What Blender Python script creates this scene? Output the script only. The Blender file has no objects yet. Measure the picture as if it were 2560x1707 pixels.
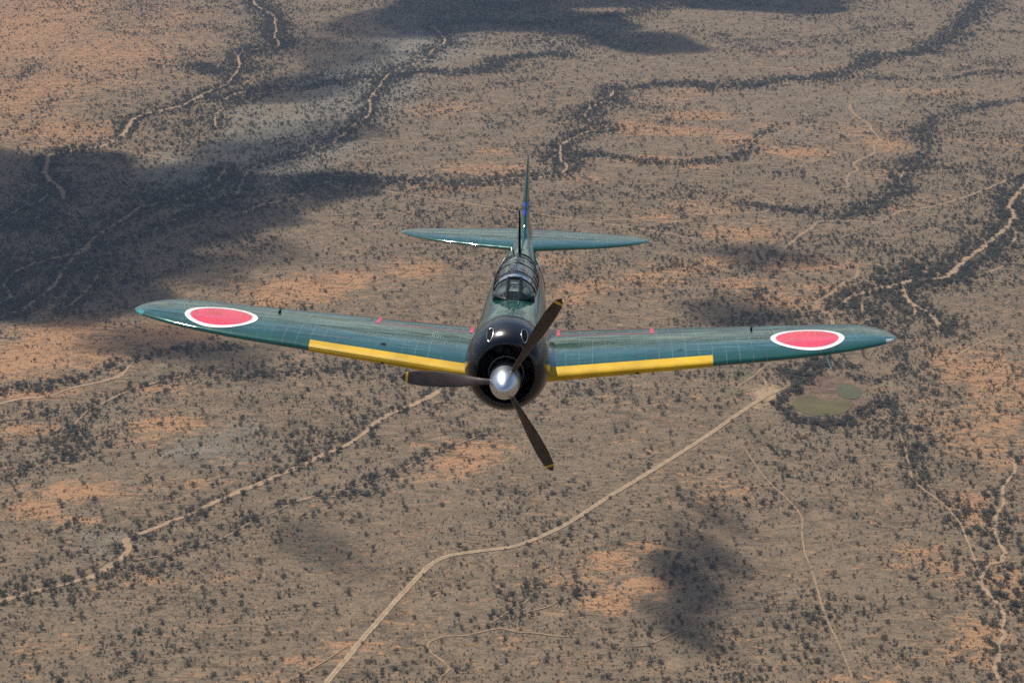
import bpy, bmesh, math, random
import numpy as np
from mathutils import Matrix, Vector

random.seed(7)
rng = np.random.default_rng(11)
scene = bpy.context.scene
C = scene.collection

# ------------------------------------------------------------------ camera, sky, sun
HC = 500.0                       # camera height above the desert floor (m)
DEP = math.radians(20.0)         # the lens looks this far below the horizon
FPX = 4800.0                     # focal length in pixels of a 2560 wide frame
cam_d = bpy.data.cameras.new('camera')
cam_d.sensor_width = 36.0
cam_d.lens = 36.0 * FPX / 2560.0
cam_d.clip_start = 0.5
cam_d.clip_end = 120000.0
cam = bpy.data.objects.new('camera', cam_d)
C.objects.link(cam)
cam.location = (0, 0, HC)
cam.rotation_euler = (math.radians(90) - DEP, 0, 0)
scene.camera = cam

SUN = Vector((-0.28, 0.36, 0.885)).normalized()      # towards the sun
elev = math.asin(SUN.z)
azim = math.atan2(SUN.x, SUN.y)
world = bpy.data.worlds.new('World')
scene.world = world
world.use_nodes = True
wn = world.node_tree.nodes
wl = world.node_tree.links
bg = wn['Background']
sky = wn.new('ShaderNodeTexSky')
sky.sky_type = 'NISHITA'
sky.sun_disc = False
sky.sun_elevation = elev
sky.sun_rotation = azim
sky.altitude = 600
sky.dust_density = 1.8
wl.new(sky.outputs[0], bg.inputs[0])
bg.inputs[1].default_value = 0.115
sd = bpy.data.lights.new('sun', 'SUN')
sd.energy = 4.9
sd.angle = math.radians(0.53)
sd.color = (1.0, 0.93, 0.84)
sun = bpy.data.objects.new('sun', sd)
C.objects.link(sun)
sun.rotation_euler = SUN.to_track_quat('Z', 'Y').to_euler()
sun.location = (0, 0, 900)
scene.view_settings.view_transform = 'Standard'
scene.view_settings.look = 'None'
scene.view_settings.exposure = 0.0
scene.view_settings.gamma = 1.0
scene.view_settings.use_curve_mapping = False
scene.cycles.max_bounces = 8
scene.cycles.transparent_max_bounces = 16
scene.cycles.volume_bounces = 2
scene.cycles.use_denoising = False

# ------------------------------------------------------------------ helpers
def tag(o, label=None, cat=None, group=None, kind=None):
    if label: o['label'] = label
    if cat: o['category'] = cat
    if group: o['group'] = group
    if kind: o['kind'] = kind
    return o

def mesh_obj(name, verts, faces, mat=None, parent=None, smooth=True, angle=40):
    me = bpy.data.meshes.new(name)
    me.from_pydata([tuple(map(float, v)) for v in verts], [], faces)
    me.update()
    if mat: me.materials.append(mat)
    if smooth:
        me.shade_smooth()
        me.set_sharp_from_angle(angle=math.radians(angle))
    o = bpy.data.objects.new(name, me)
    C.objects.link(o)
    if parent: o.parent = parent
    return o

class NT:
    """small helper round a material node tree"""
    def __init__(s, name):
        s.m = bpy.data.materials.new(name)
        s.m.use_nodes = True
        s.t = s.m.node_tree
        s.b = s.t.nodes['Principled BSDF']
        s.out = s.t.nodes['Material Output']
    def n(s, typ, **kw):
        x = s.t.nodes.new(typ)
        for k, v in kw.items():
            setattr(x, k, v)
        return x
    def l(s, a, b): s.t.links.new(a, b)
    def val(s, sock, v):
        if hasattr(v, 'links') or isinstance(v, bpy.types.NodeSocket): s.l(v, sock)
        else: sock.default_value = v
    def math(s, op, a, b=0.0, c=None, clamp=False):
        x = s.n('ShaderNodeMath', operation=op, use_clamp=clamp)
        s.val(x.inputs[0], a); s.val(x.inputs[1], b)
        if c is not None: s.val(x.inputs[2], c)
        return x.outputs[0]
    def mix(s, f, a, b, mode='MIX'):
        x = s.n('ShaderNodeMix', data_type='RGBA', blend_type=mode)
        s.val(x.inputs[0], f)
        s.val(x.inputs[6], a if not isinstance(a, tuple) else (*a, 1)[:4])
        s.val(x.inputs[7], b if not isinstance(b, tuple) else (*b, 1)[:4])
        return x.outputs[2]
    def coord(s, scale=(1, 1, 1), kind='Object', loc=(0, 0, 0)):
        tc = s.n('ShaderNodeTexCoord')
        mp = s.n('ShaderNodeMapping')
        mp.inputs['Scale'].default_value = scale
        mp.inputs['Location'].default_value = loc
        s.l(tc.outputs[kind], mp.inputs[0])
        return mp.outputs[0]
    def noise(s, vec, scale, detail=4, rough=.55, dist=0.0):
        x = s.n('ShaderNodeTexNoise')
        s.l(vec, x.inputs['Vector'])
        x.inputs['Scale'].default_value = scale
        x.inputs['Detail'].default_value = detail
        x.inputs['Roughness'].default_value = rough
        x.inputs['Distortion'].default_value = dist
        return x.outputs[0]
    def ramp(s, f, lo, hi):
        x = s.n('ShaderNodeMapRange')
        x.interpolation_type = 'SMOOTHSTEP'
        s.val(x.inputs[0], f)
        x.inputs[1].default_value = lo; x.inputs[2].default_value = hi
        return x.outputs[0]
    def attr(s, name, typ='GEOMETRY'):
        x = s.n('ShaderNodeAttribute', attribute_name=name, attribute_type=typ)
        return x
    def bump(s, h, strength, dist, normal=None):
        x = s.n('ShaderNodeBump')
        x.inputs['Strength'].default_value = strength
        x.inputs['Distance'].default_value = dist
        s.l(h, x.inputs['Height'])
        if normal: s.l(normal, x.inputs['Normal'])
        return x.outputs[0]
    def set(s, **kw):
        for k, v in kw.items():
            s.val(s.b.inputs[k.replace('_', ' ')], v if not isinstance(v, tuple) else (*v, 1)[:4])
        return s.m

# numpy value noise (fractal), world metres in, about 0..1 out
_perm = rng.random((256, 256))
def vnoise(x, y, oct=4, gain=.5):
    x = np.asarray(x, float); y = np.asarray(y, float)
    tot = np.zeros_like(x); amp = 1; norm = 0
    for o in range(oct):
        xi = np.floor(x).astype(int); yi = np.floor(y).astype(int)
        fx = x - xi; fy = y - yi
        fx = fx * fx * (3 - 2 * fx); fy = fy * fy * (3 - 2 * fy)
        a = _perm[xi & 255, yi & 255]; b = _perm[(xi + 1) & 255, yi & 255]
        c = _perm[xi & 255, (yi + 1) & 255]; d = _perm[(xi + 1) & 255, (yi + 1) & 255]
        tot += amp * (a * (1 - fx) * (1 - fy) + b * fx * (1 - fy) + c * (1 - fx) * fy + d * fx * fy)
        norm += amp; amp *= gain; x = x * 2.03 + 17.3; y = y * 2.03 + 5.7
    return tot / norm

# ------------------------------------------------------------------ where things stand on the desert floor
cD, sD = math.cos(DEP), math.sin(DEP)
def G(u, v):
    """surveyed ground point: sight line through a 2560x1707 picture position meets the floor z = 0"""
    a = (u - 1280.0) / FPX; b = (853.5 - v) / FPX
    d = (a, cD + b * sD, -sD + b * cD)
    t = HC / -d[2]
    return np.array((d[0] * t, d[1] * t))
def toimg(x, y):
    fw = y * cD + HC * sD; up = y * sD - HC * cD
    return 1280 + FPX * x / fw, 853.5 - FPX * up / fw

TS = 2.735
TILE = dict(A=(0, 0), B=(850, 0), C=(1700, 0), D=(0, 570), F=(1700, 570), G=(0, 1137), H=(850, 1137), I=(1700, 1137))
def pts(t, s):
    ox, oy = TILE[t] if t != 'Z' else (0, 0)
    k = TS if t != 'Z' else 2352 / 2560.0
    q = [tuple(map(float, p.split(','))) for p in s.split()]
    return [G(ox + x / k, oy + y / k) for x, y in q]

def catmull(P, step):
    P = [np.asarray(p, float) for p in P]
    if len(P) < 3:
        n = max(2, int(np.linalg.norm(P[1] - P[0]) / step))
        return np.array([P[0] + (P[1] - P[0]) * t for t in np.linspace(0, 1, n + 1)])
    Q = [2 * P[0] - P[1]] + P + [2 * P[-1] - P[-2]]
    out = []
    for i in range(1, len(Q) - 2):
        p0, p1, p2, p3 = Q[i - 1:i + 3]
        n = max(1, int(np.linalg.norm(p2 - p1) / step))
        for t in np.arange(n) / n:
            out.append(.5 * (2 * p1 + (p2 - p0) * t + (2 * p0 - 5 * p1 + 4 * p2 - p3) * t * t + (3 * p1 - p0 - 3 * p2 + p3) * t ** 3))
    out.append(Q[-2])
    return np.array(out)

# kind, tile, points, bed width m, brush band half width m, brush strength, label
LINES = [
 ('wash','A','435,1360 425,1310 380,1265 330,1225 303,1170 325,1125 325,1075 370,1050 490,1032 620,1015 730,990 790,960 850,915 890,850 920,815 985,785 1060,765 1160,745 1250,722 1310,690 1380,655 1440,625 1510,600 1560,575',6.5,16,1.0,'pale sandy wash winding through the shaded scrub at upper left'),
 ('band','A','1560,575 1600,520 1640,450 1632,380 1700,355 1790,330 1890,330 1905,290 1875,255 1890,210 1880,170 1870,110 1750,40 1735,0',3.5,20,1.0,''),
 ('band','A','1360,460 1480,490 1600,500 1680,480',0,22,1.1,''),
 ('wash','A','1310,695 1420,690 1500,685 1550,680 1570,660 1640,635 1720,620 1830,618 1960,605 2100,605 2230,575 2352,540',4,14,.8,'side branch of the upper left wash running to the right'),
 ('wash','A','1550,690 1580,715 1680,690 1800,655',2.5,12,.6,'short lower strand of the upper left wash'),
 ('wash','A','1560,720 1490,770 1465,810 1480,880',2.6,9,.5,'short curved pale gully south of the upper left wash'),
 ('track','A','760,1015 900,1040 1020,1065 1250,1100 1440,1130 1500,1135 1700,1165 1910,1205 2050,1220 2150,1235 2352,1262 2560,1295 2750,1325 3150,1385 3580,1450 3750,1475 3880,1490 4100,1525 4350,1560 4680,1620 4850,1650',2.6,0,0,'long straight dirt track crossing behind the tail from upper left'),
 ('wash','A','2352,915 2300,960 2240,1000 2130,1030 2020,1065 1830,1110 1740,1145 1690,1180 1660,1230 1640,1290 1610,1345',3.5,16,.9,'narrow wash in the left cloud shadow, dropping past the straight track'),
 ('wash','A','1550,1145 1520,1190 1490,1240 1430,1275 1340,1310 1260,1335 1200,1365 1110,1385 1000,1410 950,1420 900,1460 840,1505 780,1540 740,1559 690,1600 630,1640 590,1690 540,1730 500,1770 450,1820 410,1870 400,1925 340,1975 290,2025 230,2065 160,2110 60,2150 0,2165',5,16,1.0,'long pale wash crossing the shaded brush left of the aircraft'),
 ('wash','A','2140,1285 2090,1310 2040,1345 1960,1365 1860,1385 1780,1405 1700,1440 1610,1470',4.5,10,.7,'pale gully on the lower edge of the shaded brush'),
 ('wash','A','1500,1400 1400,1435 1280,1475 1180,1510 1110,1545 1000,1590 880,1640 780,1660 650,1690 500,1720',2.5,14,.9,'faint sandy strand between the two shaded washes'),
 ('wash','A','335,1325 280,1370 200,1400 120,1435 60,1475 20,1520 0,1559',3.5,14,1.0,'short wash at the left edge inside the dark cloud shadow'),
 ('wash','A','330,1470 260,1485 180,1515 120,1550',2.6,10,.8,'small wash strand at the left edge of the picture'),
 # top middle
 ('wash','B','0,950 80,870 140,835 195,790 210,750 205,680 270,590 330,510 430,460 540,430 600,390 640,340 715,290 690,240 640,190 610,185 700,165 800,155',3.6,16,.9,'kinked sandy wash in the brush at top centre'),
 ('band','B','-40,560 0,550 120,530 300,530 430,520 480,500 700,495 830,500 960,490 1060,460 1110,410 1250,390 1420,370 1500,380',0,17,1.0,''),
 ('band','B','700,165 800,155 1000,150 1250,170 1450,155 1700,130 2000,90 2100,60 2300,40',0,22,.7,''),
 ('wash','B','250,345 270,300 380,240',2.2,6,.3,'tiny pale gully among the scrub at top centre left'),
 ('wash','B','1870,620 1840,680 1770,710 1700,750 1680,810 1760,850 1860,870 1800,890 1700,900 1650,920 1560,960 1520,990 1505,1060 1510,1100 1550,1140 1545,1165 1500,1190 1400,1210 1280,1215 1150,1225 1080,1240 960,1255 800,1258 600,1248 400,1240 200,1235 0,1245 -200,1238',3.4,19,1.0,'brush lined wash bending round behind the tail fin'),
 ('band','B','2352,575 2200,580 2050,600 1870,620',0,19,1.0,''),
 ('band','B','1550,1140 1600,1090 1700,1060 1900,1080 2100,1110 2352,1120 2560,1100 2750,1070 2800,1040',0,13,1.0,''),
 ('band','C','450,1040 480,980 560,920 700,860 900,830 1000,790',1.5,7,.7,''),
 ('track','B','1690,1500 1800,1505 2100,1495 2280,1490 2352,1470 2650,1462 2900,1452 2940,1430',2.0,0,0,'faint dirt track to the right of the tail fin'),
 # top right
 ('band','C','0,570 200,595 400,600 600,570 700,545 900,540 1100,500 1250,450 1340,380 1500,380 1700,340 1850,260 1900,190 1980,100 2060,10 2100,-60',0,22,1.0,''),
 ('band','C','700,550 1100,530 1400,540 1700,550 1900,530 2100,495 2352,510',0,8,.8,''),
 ('band','C','1900,200 2100,215 2352,220',0,6,.6,''),
 ('wash','C','640,585 800,560 1100,535',3,4,.2,'pale bare strip along the brush line at upper right'),
 ('band','C','2352,690 2200,705 2000,750 1850,785 1720,840 1650,900 1650,960 1680,1030 1650,1090',0,11,.8,''),
 ('wash','C','1600,1105 1540,1160 1500,1230',2,18,1.0,'small pale wash piece in the brush at right'),
 ('band','C','1650,1090 1580,1140 1500,1200 1520,1260 1450,1330 1350,1400 1200,1450 1050,1470 800,1450 600,1420 500,1410',0,17,1.0,''),
 ('track','C','1220,690 1160,725 1200,790 1290,850 1310,890 1360,950 1330,1000 1325,1050 1230,1095 1185,1125 1215,1160 1150,1200 1140,1240 1145,1280 1000,1295 700,1270 500,1280',2.4,0,0,'winding pale track zigzagging down at upper right'),
 ('track','C','430,1290 560,1355 680,1410',1.8,0,0,'short straight track beside the dark brush at right'),
 ('track','C','2330,1190 2200,1250 2000,1330 1800,1395 1650,1425 1520,1445 1440,1480 1350,1520 1120,1510 940,1520 900,1559 820,1610 760,1660 700,1720',2.8,0,0,'dirt track running from the right edge down to the brush line'),
 ('wash','C','2400,1230 2352,1280 2290,1350 2250,1420 2280,1480 2230,1559 2150,1629 2040,1719 1950,1779 1880,1849 1810,1904 1700,1909 1560,1929 1460,1954 1370,1969 1280,1999 1180,2029 1110,2079',6,20,1.0,'wide pale sandy wash descending from the right edge'),
 ('track','C','1610,635 1830,625 2050,620 2200,590 2340,555',1.8,0,0,'thin track near the right edge at upper right'),
 ('track','C','1270,460 1420,460 1600,445 1850,465',1.8,0,0,'faint far track below the dark brush belt'),
 ('band','C','50,190 300,245 500,240 700,235',1.6,4,.5,''),
 ('wash','F','2270,0 2300,50 2250,130',3.5,12,.7,'short strand beside the wide wash at the right edge'),
 ('track','F','2250,240 2150,290 2020,330',2.6,3,.2,'pale track climbing right of the wide wash'),
 ('track','F','1970,350 2150,365 2352,395',1.8,0,0,'thin track leaving the right edge of the picture'),
 ('wash','F','1480,310 1600,285 1720,310 1790,330',3,14,.9,'upper strand of the wash above the right wing tip'),
 ('wash','F','1520,390 1540,460 1580,510 1660,560 1720,610 1770,650 1760,720',3.6,13,.9,'curving pale gully right of the wing tip'),
 ('wash','F','1580,510 1610,560 1590,610',3,8,.5,'short spur of the curving gully right of the wing tip'),
 ('wash','F','1250,500 1250,590 1300,650 1340,690 1400,740',3,13,.8,'narrow gully meeting the right wing tip'),
 ('track','F','1170,245 1300,250 1450,270 1500,280',2.0,0,0,'level track above the right wing'),
 ('track','F','1190,262 1215,262 1200,340 1130,370 1060,430 980,480 930,520 950,560 1030,600 1045,650 1050,720',3.2,0,0,'pale dirt track winding down behind the right wing'),
 ('track','F','1700,950 1800,930 1900,870 2020,800 2150,740',2.2,0,0,'straight faint track at right of the pond'),
 ('track','F','640,915 560,960 520,1000 420,1070 370,1110',1.8,0,0,'thin branching track below the right wing'),
 ('track','F','520,1000 570,1030 590,1080 600,1140',1.8,0,0,'short track joining the clearing beside the pond'),
 # left
 ('wash','D','0,510 70,480 70,450 25,400 60,340 130,290 250,240 400,200 560,170 680,140',4,14,.9,'shaded wash curling at the left edge'),
 ('wash','D','420,580 500,510 560,460 610,410 660,340 700,260',2.6,12,.8,'shaded gully left of the right wing tip of the aircraft'),
 ('wash','D','500,250 650,230 780,205',2,12,.7,'small shaded strand at left'),
 ('band','D','0,1120 100,1110 250,1100 330,1080 500,1040 650,990 780,960 900,900 1060,880 1180,840 1350,825 1600,820',1.2,8,1.0,''),
 ('wash','D','-60,1215 0,1205 150,1170 330,1150 440,1110 550,1080 680,1055 800,1020 900,930',4,2,.1,'wide pale orange wash at the left edge below the wing'),
 ('wash','D','590,1490 560,1430 530,1380 515,1340 550,1300 600,1250 700,1200 840,1130 1000,1075 1150,1040 1270,1010 1400,1000 1600,1010 1900,1005 2100,985 2180,965 2352,960',1.7,9,.8,'thin brush lined gully below the left wing'),
 ('wash','Z','1030,880 1000,905 960,925 900,950 870,965 840,990 800,1020 740,1045 680,1075 620,1100 560,1125 500,1150 450,1175 400,1195 350,1215 290,1240 295,1262 275,1285 240,1308 210,1325 170,1335 130,1345 80,1358 30,1372 0,1382 -60,1396',4.4,8,.75,'long pale sandy wash running from the propeller to the left edge'),
 ('band','G','2600,260 2352,280 2150,295 2030,320 1900,380 1800,420 1700,470 1580,540 1430,605 1220,640 1150,680 1000,705 800,750',.9,6,.7,''),
 ('band','G','-30,190 0,180 100,140 230,95 320,55 450,20 600,0',1.2,8,.9,''),
 ('band','Z','640,1160 720,1140 800,1120 870,1100 920,1080 1000,1040 1080,1010 1130,990',.9,5,.7,''),
 ('band','F','800,1125 730,1115 690,1160 680,1215 710,1265 770,1305 860,1345 960,1358 1080,1345 1190,1290 1310,1220 1430,1175',0,4.6,2.0,''),
 ('band','F','790,1085 850,1030 900,970 960,920',0,9,2.0,''),
 ('band','F','1050,940 1130,945 1200,960',0,7,1.2,''),
 ('band','F','1200,1020 1260,1055',0,5,1.2,''),
 # bottom
 ('road','Z','1810,890 1770,905 1735,925 1690,955 1640,990 1580,1030 1520,1067 1450,1110 1400,1140 1340,1180 1280,1215 1220,1242 1170,1257 1100,1266 1050,1273 1020,1280 990,1297 960,1325 930,1357 900,1390 870,1425 840,1458 800,1508 750,1568 700,1640',3.5,0,0,'main pale dirt road curving from the pond to the bottom edge'),
 ('track','H','680,1600 690,1520 745,1470 700,1410 620,1350 600,1300 640,1265 730,1240 860,1235 950,1215 1100,1185 1200,1210 1350,1220 1500,1240 1680,1240',1.3,2,.25,'thin curving footpath near the bottom centre'),
 ('track','H','600,1300 575,1210 560,1150 590,1130',1.0,0,0,'short spur of the curving footpath'),
 ('track','H','1850,1310 1950,1310 2100,1300 2200,1260 2352,1190',1.0,0,0,'thin path entering the cloud shadow at lower right'),
 ('band','H','950,1190 1050,1140 1150,1070 1220,1030 1290,990 1310,900',.8,3,.6,''),
 ('band','H','1200,1100 1300,1070 1420,1040 1500,1000 1600,965 1700,930',.8,3,.6,''),
 ('track','I','430,-60 470,0 560,130 650,230 730,300 800,380 835,440 835,560 860,690 900,790 940,920 970,1030 1020,1160 1080,1280 1130,1400 1170,1500 1190,1620',1.1,0,0,'narrow pale track down the lower right'),
 ('wash','I','2270,0 2290,100 2240,180 2200,240 2210,330 2170,400 2150,470 2170,580 2220,670 2180,740 2120,750 2080,800 2050,860 2100,940 2200,1050 2220,1120 2200,1200 2230,1230 2180,1290 2180,1370 2150,1470 2190,1559 2210,1640',2.6,9,.5,'crooked pale wash along the lower right edge'),
 ('band','I','1500,-150 1550,0 1600,180 1750,300 1900,450 2000,680 2060,860 2100,940',1.3,13,.55,''),
 ('band','I','2150,950 2230,1150 2230,1300 2250,1450 2280,1600',0,15,.55,''),
 ('track','G','2400,1290 2250,1390 2100,1480 1950,1560',1.2,0,0,'wheel marks left of the main dirt road at the bottom'),
]

# blobs in the 2352-wide copy of the picture: centre x,y, radius x,y (picture px), strength
def blobs(s):
    out = []
    for q in s.split():
        x, y, rx, ry, k = map(float, q.split(','))
        k2 = 2560 / 2352.0
        c = G(x * k2, y * k2)
        ax = abs(G((x + rx) * k2, y * k2)[0] - c[0])
        ay = abs(G(x * k2, (y - ry) * k2)[1] - G(x * k2, (y + ry) * k2)[1]) / 2
        out.append((c[0], c[1], ax, ay, k))
    return out
ORANGE = blobs('60,60,230,120,.62 250,120,220,90,.5 60,220,160,80,.55 120,300,170,40,.5 340,60,160,70,.35 '
   '690,665,110,28,1.0 620,690,60,20,.9 790,640,90,25,.6 960,620,80,22,.6 1000,540,60,16,.4 140,760,100,50,.85 60,820,110,50,.9 '
   '200,800,130,60,.6 400,770,110,35,.8 340,890,90,14,.5 60,905,130,14,.9 380,975,90,22,.75 330,1010,60,14,.6 60,985,60,15,.7 '
   '190,1130,110,25,.7 70,1170,70,25,.6 180,1195,60,12,.6 1080,1030,80,22,.75 1060,1065,70,20,.8 980,1095,70,14,.5 '
   '1400,1380,70,26,.85 1400,1290,60,28,.75 1500,1340,70,18,.75 1330,1330,110,30,.35 1480,1255,60,14,.5 '
   '1180,1480,40,14,.4 1120,390,110,18,.55 1130,350,60,12,.4 1050,430,120,12,.4 1000,250,110,22,.4 1330,410,60,14,.4 '
   '1450,290,80,20,.55 1600,265,90,12,.7 1560,300,120,12,.7 1700,320,60,14,.75 1780,290,80,12,.4 1820,350,100,12,.65 '
   '1500,365,90,10,.6 1590,380,70,10,.5 1700,535,120,20,.6 1620,480,120,25,.4 1520,500,60,12,.6 1480,640,90,20,.5 '
   '1340,660,80,16,.6 1310,690,60,18,.6 1580,620,110,16,.5 1650,600,80,14,.5 1790,690,110,25,.55 1900,660,110,14,.6 '
   '1830,610,140,18,.6 1710,650,80,22,.5 2200,840,60,50,.5 2290,870,90,80,.6 2180,980,80,60,.4 2290,960,70,60,.55 '
   '2280,1040,70,60,.5 2240,1180,60,60,.6 2190,1300,70,60,.35 2300,1330,80,90,.45 2250,1470,80,60,.45 2120,1270,60,25,.45 '
   '2060,1300,50,10,.5 1960,1560,90,16,.5 1770,900,55,22,.5 1660,1130,60,60,.25 1250,720,50,26,.5 1270,600,60,18,.5 '
   '1200,560,60,14,.4 2130,210,150,8,.3 1760,120,120,8,.3 1600,210,100,16,.35 1540,230,80,12,.35 2050,400,60,10,.4 '
   '2060,480,40,8,.5 2330,330,60,10,.4 2040,330,60,25,.5 1960,300,60,16,.35 1900,160,140,10,.25 560,1320,80,14,.4 '
   '300,1340,120,20,.35 620,1560,90,14,.4 90,1480,120,30,.2 700,1520,90,16,.4 820,1480,90,12,.35 500,1430,60,10,.35 420,1110,120,14,.3')
GREY = blobs('650,330,220,110,.9 480,400,220,80,.8 820,200,170,110,.9 960,110,200,60,.8 560,280,120,80,.6 1250,110,180,40,.5 '
   '1430,60,120,30,.5 1750,250,400,120,.35 1900,480,300,60,.3 2050,250,300,90,.35 480,1030,240,70,.5 250,1240,160,60,.45 '
   '620,1420,170,80,.35 1000,1180,250,80,.3 1150,1120,180,60,.25 1050,1390,150,60,.3 1850,1150,200,140,.25 560,990,140,40,.45')
CLEAR = blobs('1765,905,40,24,1.0 1740,930,24,10,.8 1810,880,50,12,.5')
MUD = blobs('1905,890,68,36,.9 1935,930,70,26,.9 1870,915,60,20,.8 1990,925,40,16,.6 1950,870,70,14,.5')
MEADOW = blobs('1700,860,34,18,.6 1680,900,40,16,.5 1900,985,40,12,.4 1720,985,30,20,.5 330,1010,60,20,.3 2030,860,30,12,.4')
BRUSH = blobs('1815,860,34,30,2.0 1850,845,44,22,1.5 1805,905,20,22,1.8 1803,930,16,16,1.6 1990,870,50,12,1.2 1930,860,34,14,1.0 '
   '2010,925,40,20,1.6 1860,965,44,9,2.0 1960,955,46,12,2.0 2030,920,50,22,1.2 1900,972,36,8,2.0 1800,945,20,10,1.5 '
   '2080,830,60,60,.9 2100,770,60,60,.8 2200,760,60,40,.8 2060,700,70,60,1.0 2150,620,130,40,1.0 2280,560,80,60,1.2 2320,480,40,60,1.3 '
   '1960,690,110,60,.7 1830,745,150,30,.9 1900,560,100,25,.7 1750,690,80,50,.6 1820,600,110,20,.7 2050,960,120,60,.5 2120,1010,90,60,.6 '
   '2280,1180,70,120,.55 2330,1380,50,150,.5 130,500,170,130,.8 330,480,150,80,.7 250,620,150,60,.7 60,640,90,80,.7 700,330,60,120,.45 '
   '560,200,90,60,.5 460,290,110,30,.5 620,60,60,60,.5 1100,20,180,40,1.0 1300,90,130,36,.9 1200,60,160,40,.5 900,210,100,60,.5 '
   '780,410,140,20,.7 930,440,200,14,.5 270,1320,80,30,.5 470,1180,90,40,.35 800,1080,130,60,.35 700,1020,110,50,.35 600,1060,100,40,.3 '
   '160,1010,90,60,.4 130,1350,160,20,.4 1290,1120,60,40,.5 1280,1220,80,40,.35 1160,1160,100,40,.3 1640,1150,60,40,.5 1600,1330,60,130,.35 '
   '930,840,170,25,.5 640,840,110,25,.4 500,860,70,20,.3 110,240,20,30,.8 60,170,30,30,.7')

def field(bl, x, y, sharp=1.0):
    f = np.zeros_like(x)
    for cx, cy, ax, ay, k in bl:
        d = ((x - cx) / ax) ** 2 + ((y - cy) / ay) ** 2
        f = np.maximum(f, k * np.exp(-d * sharp))
    return f

POLY = []
for kind, t, s, w, vb, vs, lab in LINES:
    POLY.append((kind, catmull(pts(t, s), 12.0), w, vb, vs, lab))

def line_dist(P, x, y):
    """distance from points to a polyline"""
    best = np.full(x.shape, 1e9)
    lo = P.min(0) - 90; hi = P.max(0) + 90
    m = (x > lo[0]) & (x < hi[0]) & (y > lo[1]) & (y < hi[1])
    if not m.any(): return best
    xs, ys = x[m], y[m]; b = np.full(xs.shape, 1e9)
    for a, c in zip(P[:-1], P[1:]):
        d = c - a; L = d @ d + 1e-9
        t = np.clip(((xs - a[0]) * d[0] + (ys - a[1]) * d[1]) / L, 0, 1)
        b = np.minimum(b, (xs - a[0] - t * d[0]) ** 2 + (ys - a[1] - t * d[1]) ** 2)
    best[m] = np.sqrt(b)
    return best

# ------------------------------------------------------------------ desert floor
def mat_ground():
    k = NT('desert_soil')
    P = k.coord()
    big = k.noise(P, .012, 5, .6)
    mid = k.noise(P, .07, 6, .62, .6)
    Ps = k.coord(scale=(.6, 1.0, 1.0))
    streak = k.noise(Ps, .16, 5, .62, 1.2)
    fine = k.noise(P, 1.1, 3, .7)
    speck = k.noise(P, .62, 2, .5)
    orange = k.attr('orange').outputs['Fac']
    grey = k.attr('grey').outputs['Fac']
    clear = k.attr('clear').outputs['Fac']
    mud = k.attr('mud').outputs['Fac']
    mead = k.attr('meadow').outputs['Fac']
    litter = k.attr('litter').outputs['Fac']
    base = k.mix(k.ramp(mid, .35, .68), (.102, .082, .055), (.205, .150, .095))
    base = k.mix(k.ramp(big, .35, .7), base, (.158, .122, .082))
    # bare rust coloured ground shows in torn patches and streaks
    o1 = k.math('ADD', orange, k.math('MULTIPLY', k.math('SUBTRACT', streak, .5), 1.5))
    torn = k.noise(k.coord(scale=(.55, 1, 1), loc=(9, 3, 0)), .11, 8, .74, 1.6)
    o2 = k.math('ADD', o1, k.math('MULTIPLY', k.math('SUBTRACT', torn, .5), 2.6))
    of = k.ramp(o2, .22, .52)
    oc = k.mix(k.ramp(fine, .3, .7), (.34, .165, .075), (.43, .240, .120))
    base = k.mix(k.math('MULTIPLY', of, .85), base, oc)
    rn = k.noise(k.coord(scale=(.5, 1, 1), loc=(77, 5, 0)), .045, 6, .6, 2.2)
    rill = k.math('SUBTRACT', 1.0, k.ramp(k.math('ABSOLUTE', k.math('SUBTRACT', rn, .5)), .0, .016))
    base = k.mix(k.math('MULTIPLY', k.math('MULTIPLY', rill, k.ramp(orange, .25, .6)), .7), base, (.085, .052, .034))
    g1 = k.math('ADD', grey, k.math('MULTIPLY', k.math('SUBTRACT', mid, .5), .9))
    base = k.mix(k.math('MULTIPLY', k.ramp(g1, .25, .75), .8), base, (.178, .176, .145))
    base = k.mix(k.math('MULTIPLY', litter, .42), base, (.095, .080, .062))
    base = k.mix(k.ramp(k.math('ADD', mead, k.math('MULTIPLY', k.math('SUBTRACT', mid, .5), .6)), .2, .6), base, (.115, .118, .055))
    base = k.mix(k.ramp(mud, .25, .6), base, (.125, .080, .056))
    base = k.mix(k.ramp(k.math('ADD', clear, k.math('MULTIPLY', k.math('SUBTRACT', streak, .5), 1.2)), .3, .75), base, (.33, .235, .140))
    warm = k.ramp(k.noise(k.coord(scale=(.6, 1, 1), loc=(31, 7, 0)), .17, 5, .7, .8), .46, .66)
    base = k.mix(k.math('MULTIPLY', warm, .5), base, (.265, .172, .102))
    # pebbles, dead grass and tiny plants
    sp = k.ramp(speck, .54, .63)
    base = k.mix(k.math('MULTIPLY', sp, .5), base, (.075, .066, .050))
    sp2 = k.ramp(k.noise(P, .33, 3, .6), .60, .70)
    base = k.mix(k.math('MULTIPLY', sp2, .35), base, (.27, .20, .135))
    base = k.mix(k.math('MULTIPLY', k.math('SUBTRACT', fine, .35), .55), base, (.30, .235, .17))
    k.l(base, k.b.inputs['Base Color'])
    h = k.math('ADD', k.math('MULTIPLY', k.math('SUBTRACT', mid, k.math('MULTIPLY', rill, .4)), 1.4), k.math('ADD', k.math('MULTIPLY', fine, .22), k.math('MULTIPLY', streak, .5)))
    k.l(k.bump(h, .8, 1.0), k.b.inputs['Normal'])
    return k.set(Roughness=1.0, Specular_IOR_Level=.0)
M_ground = mat_ground()

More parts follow.
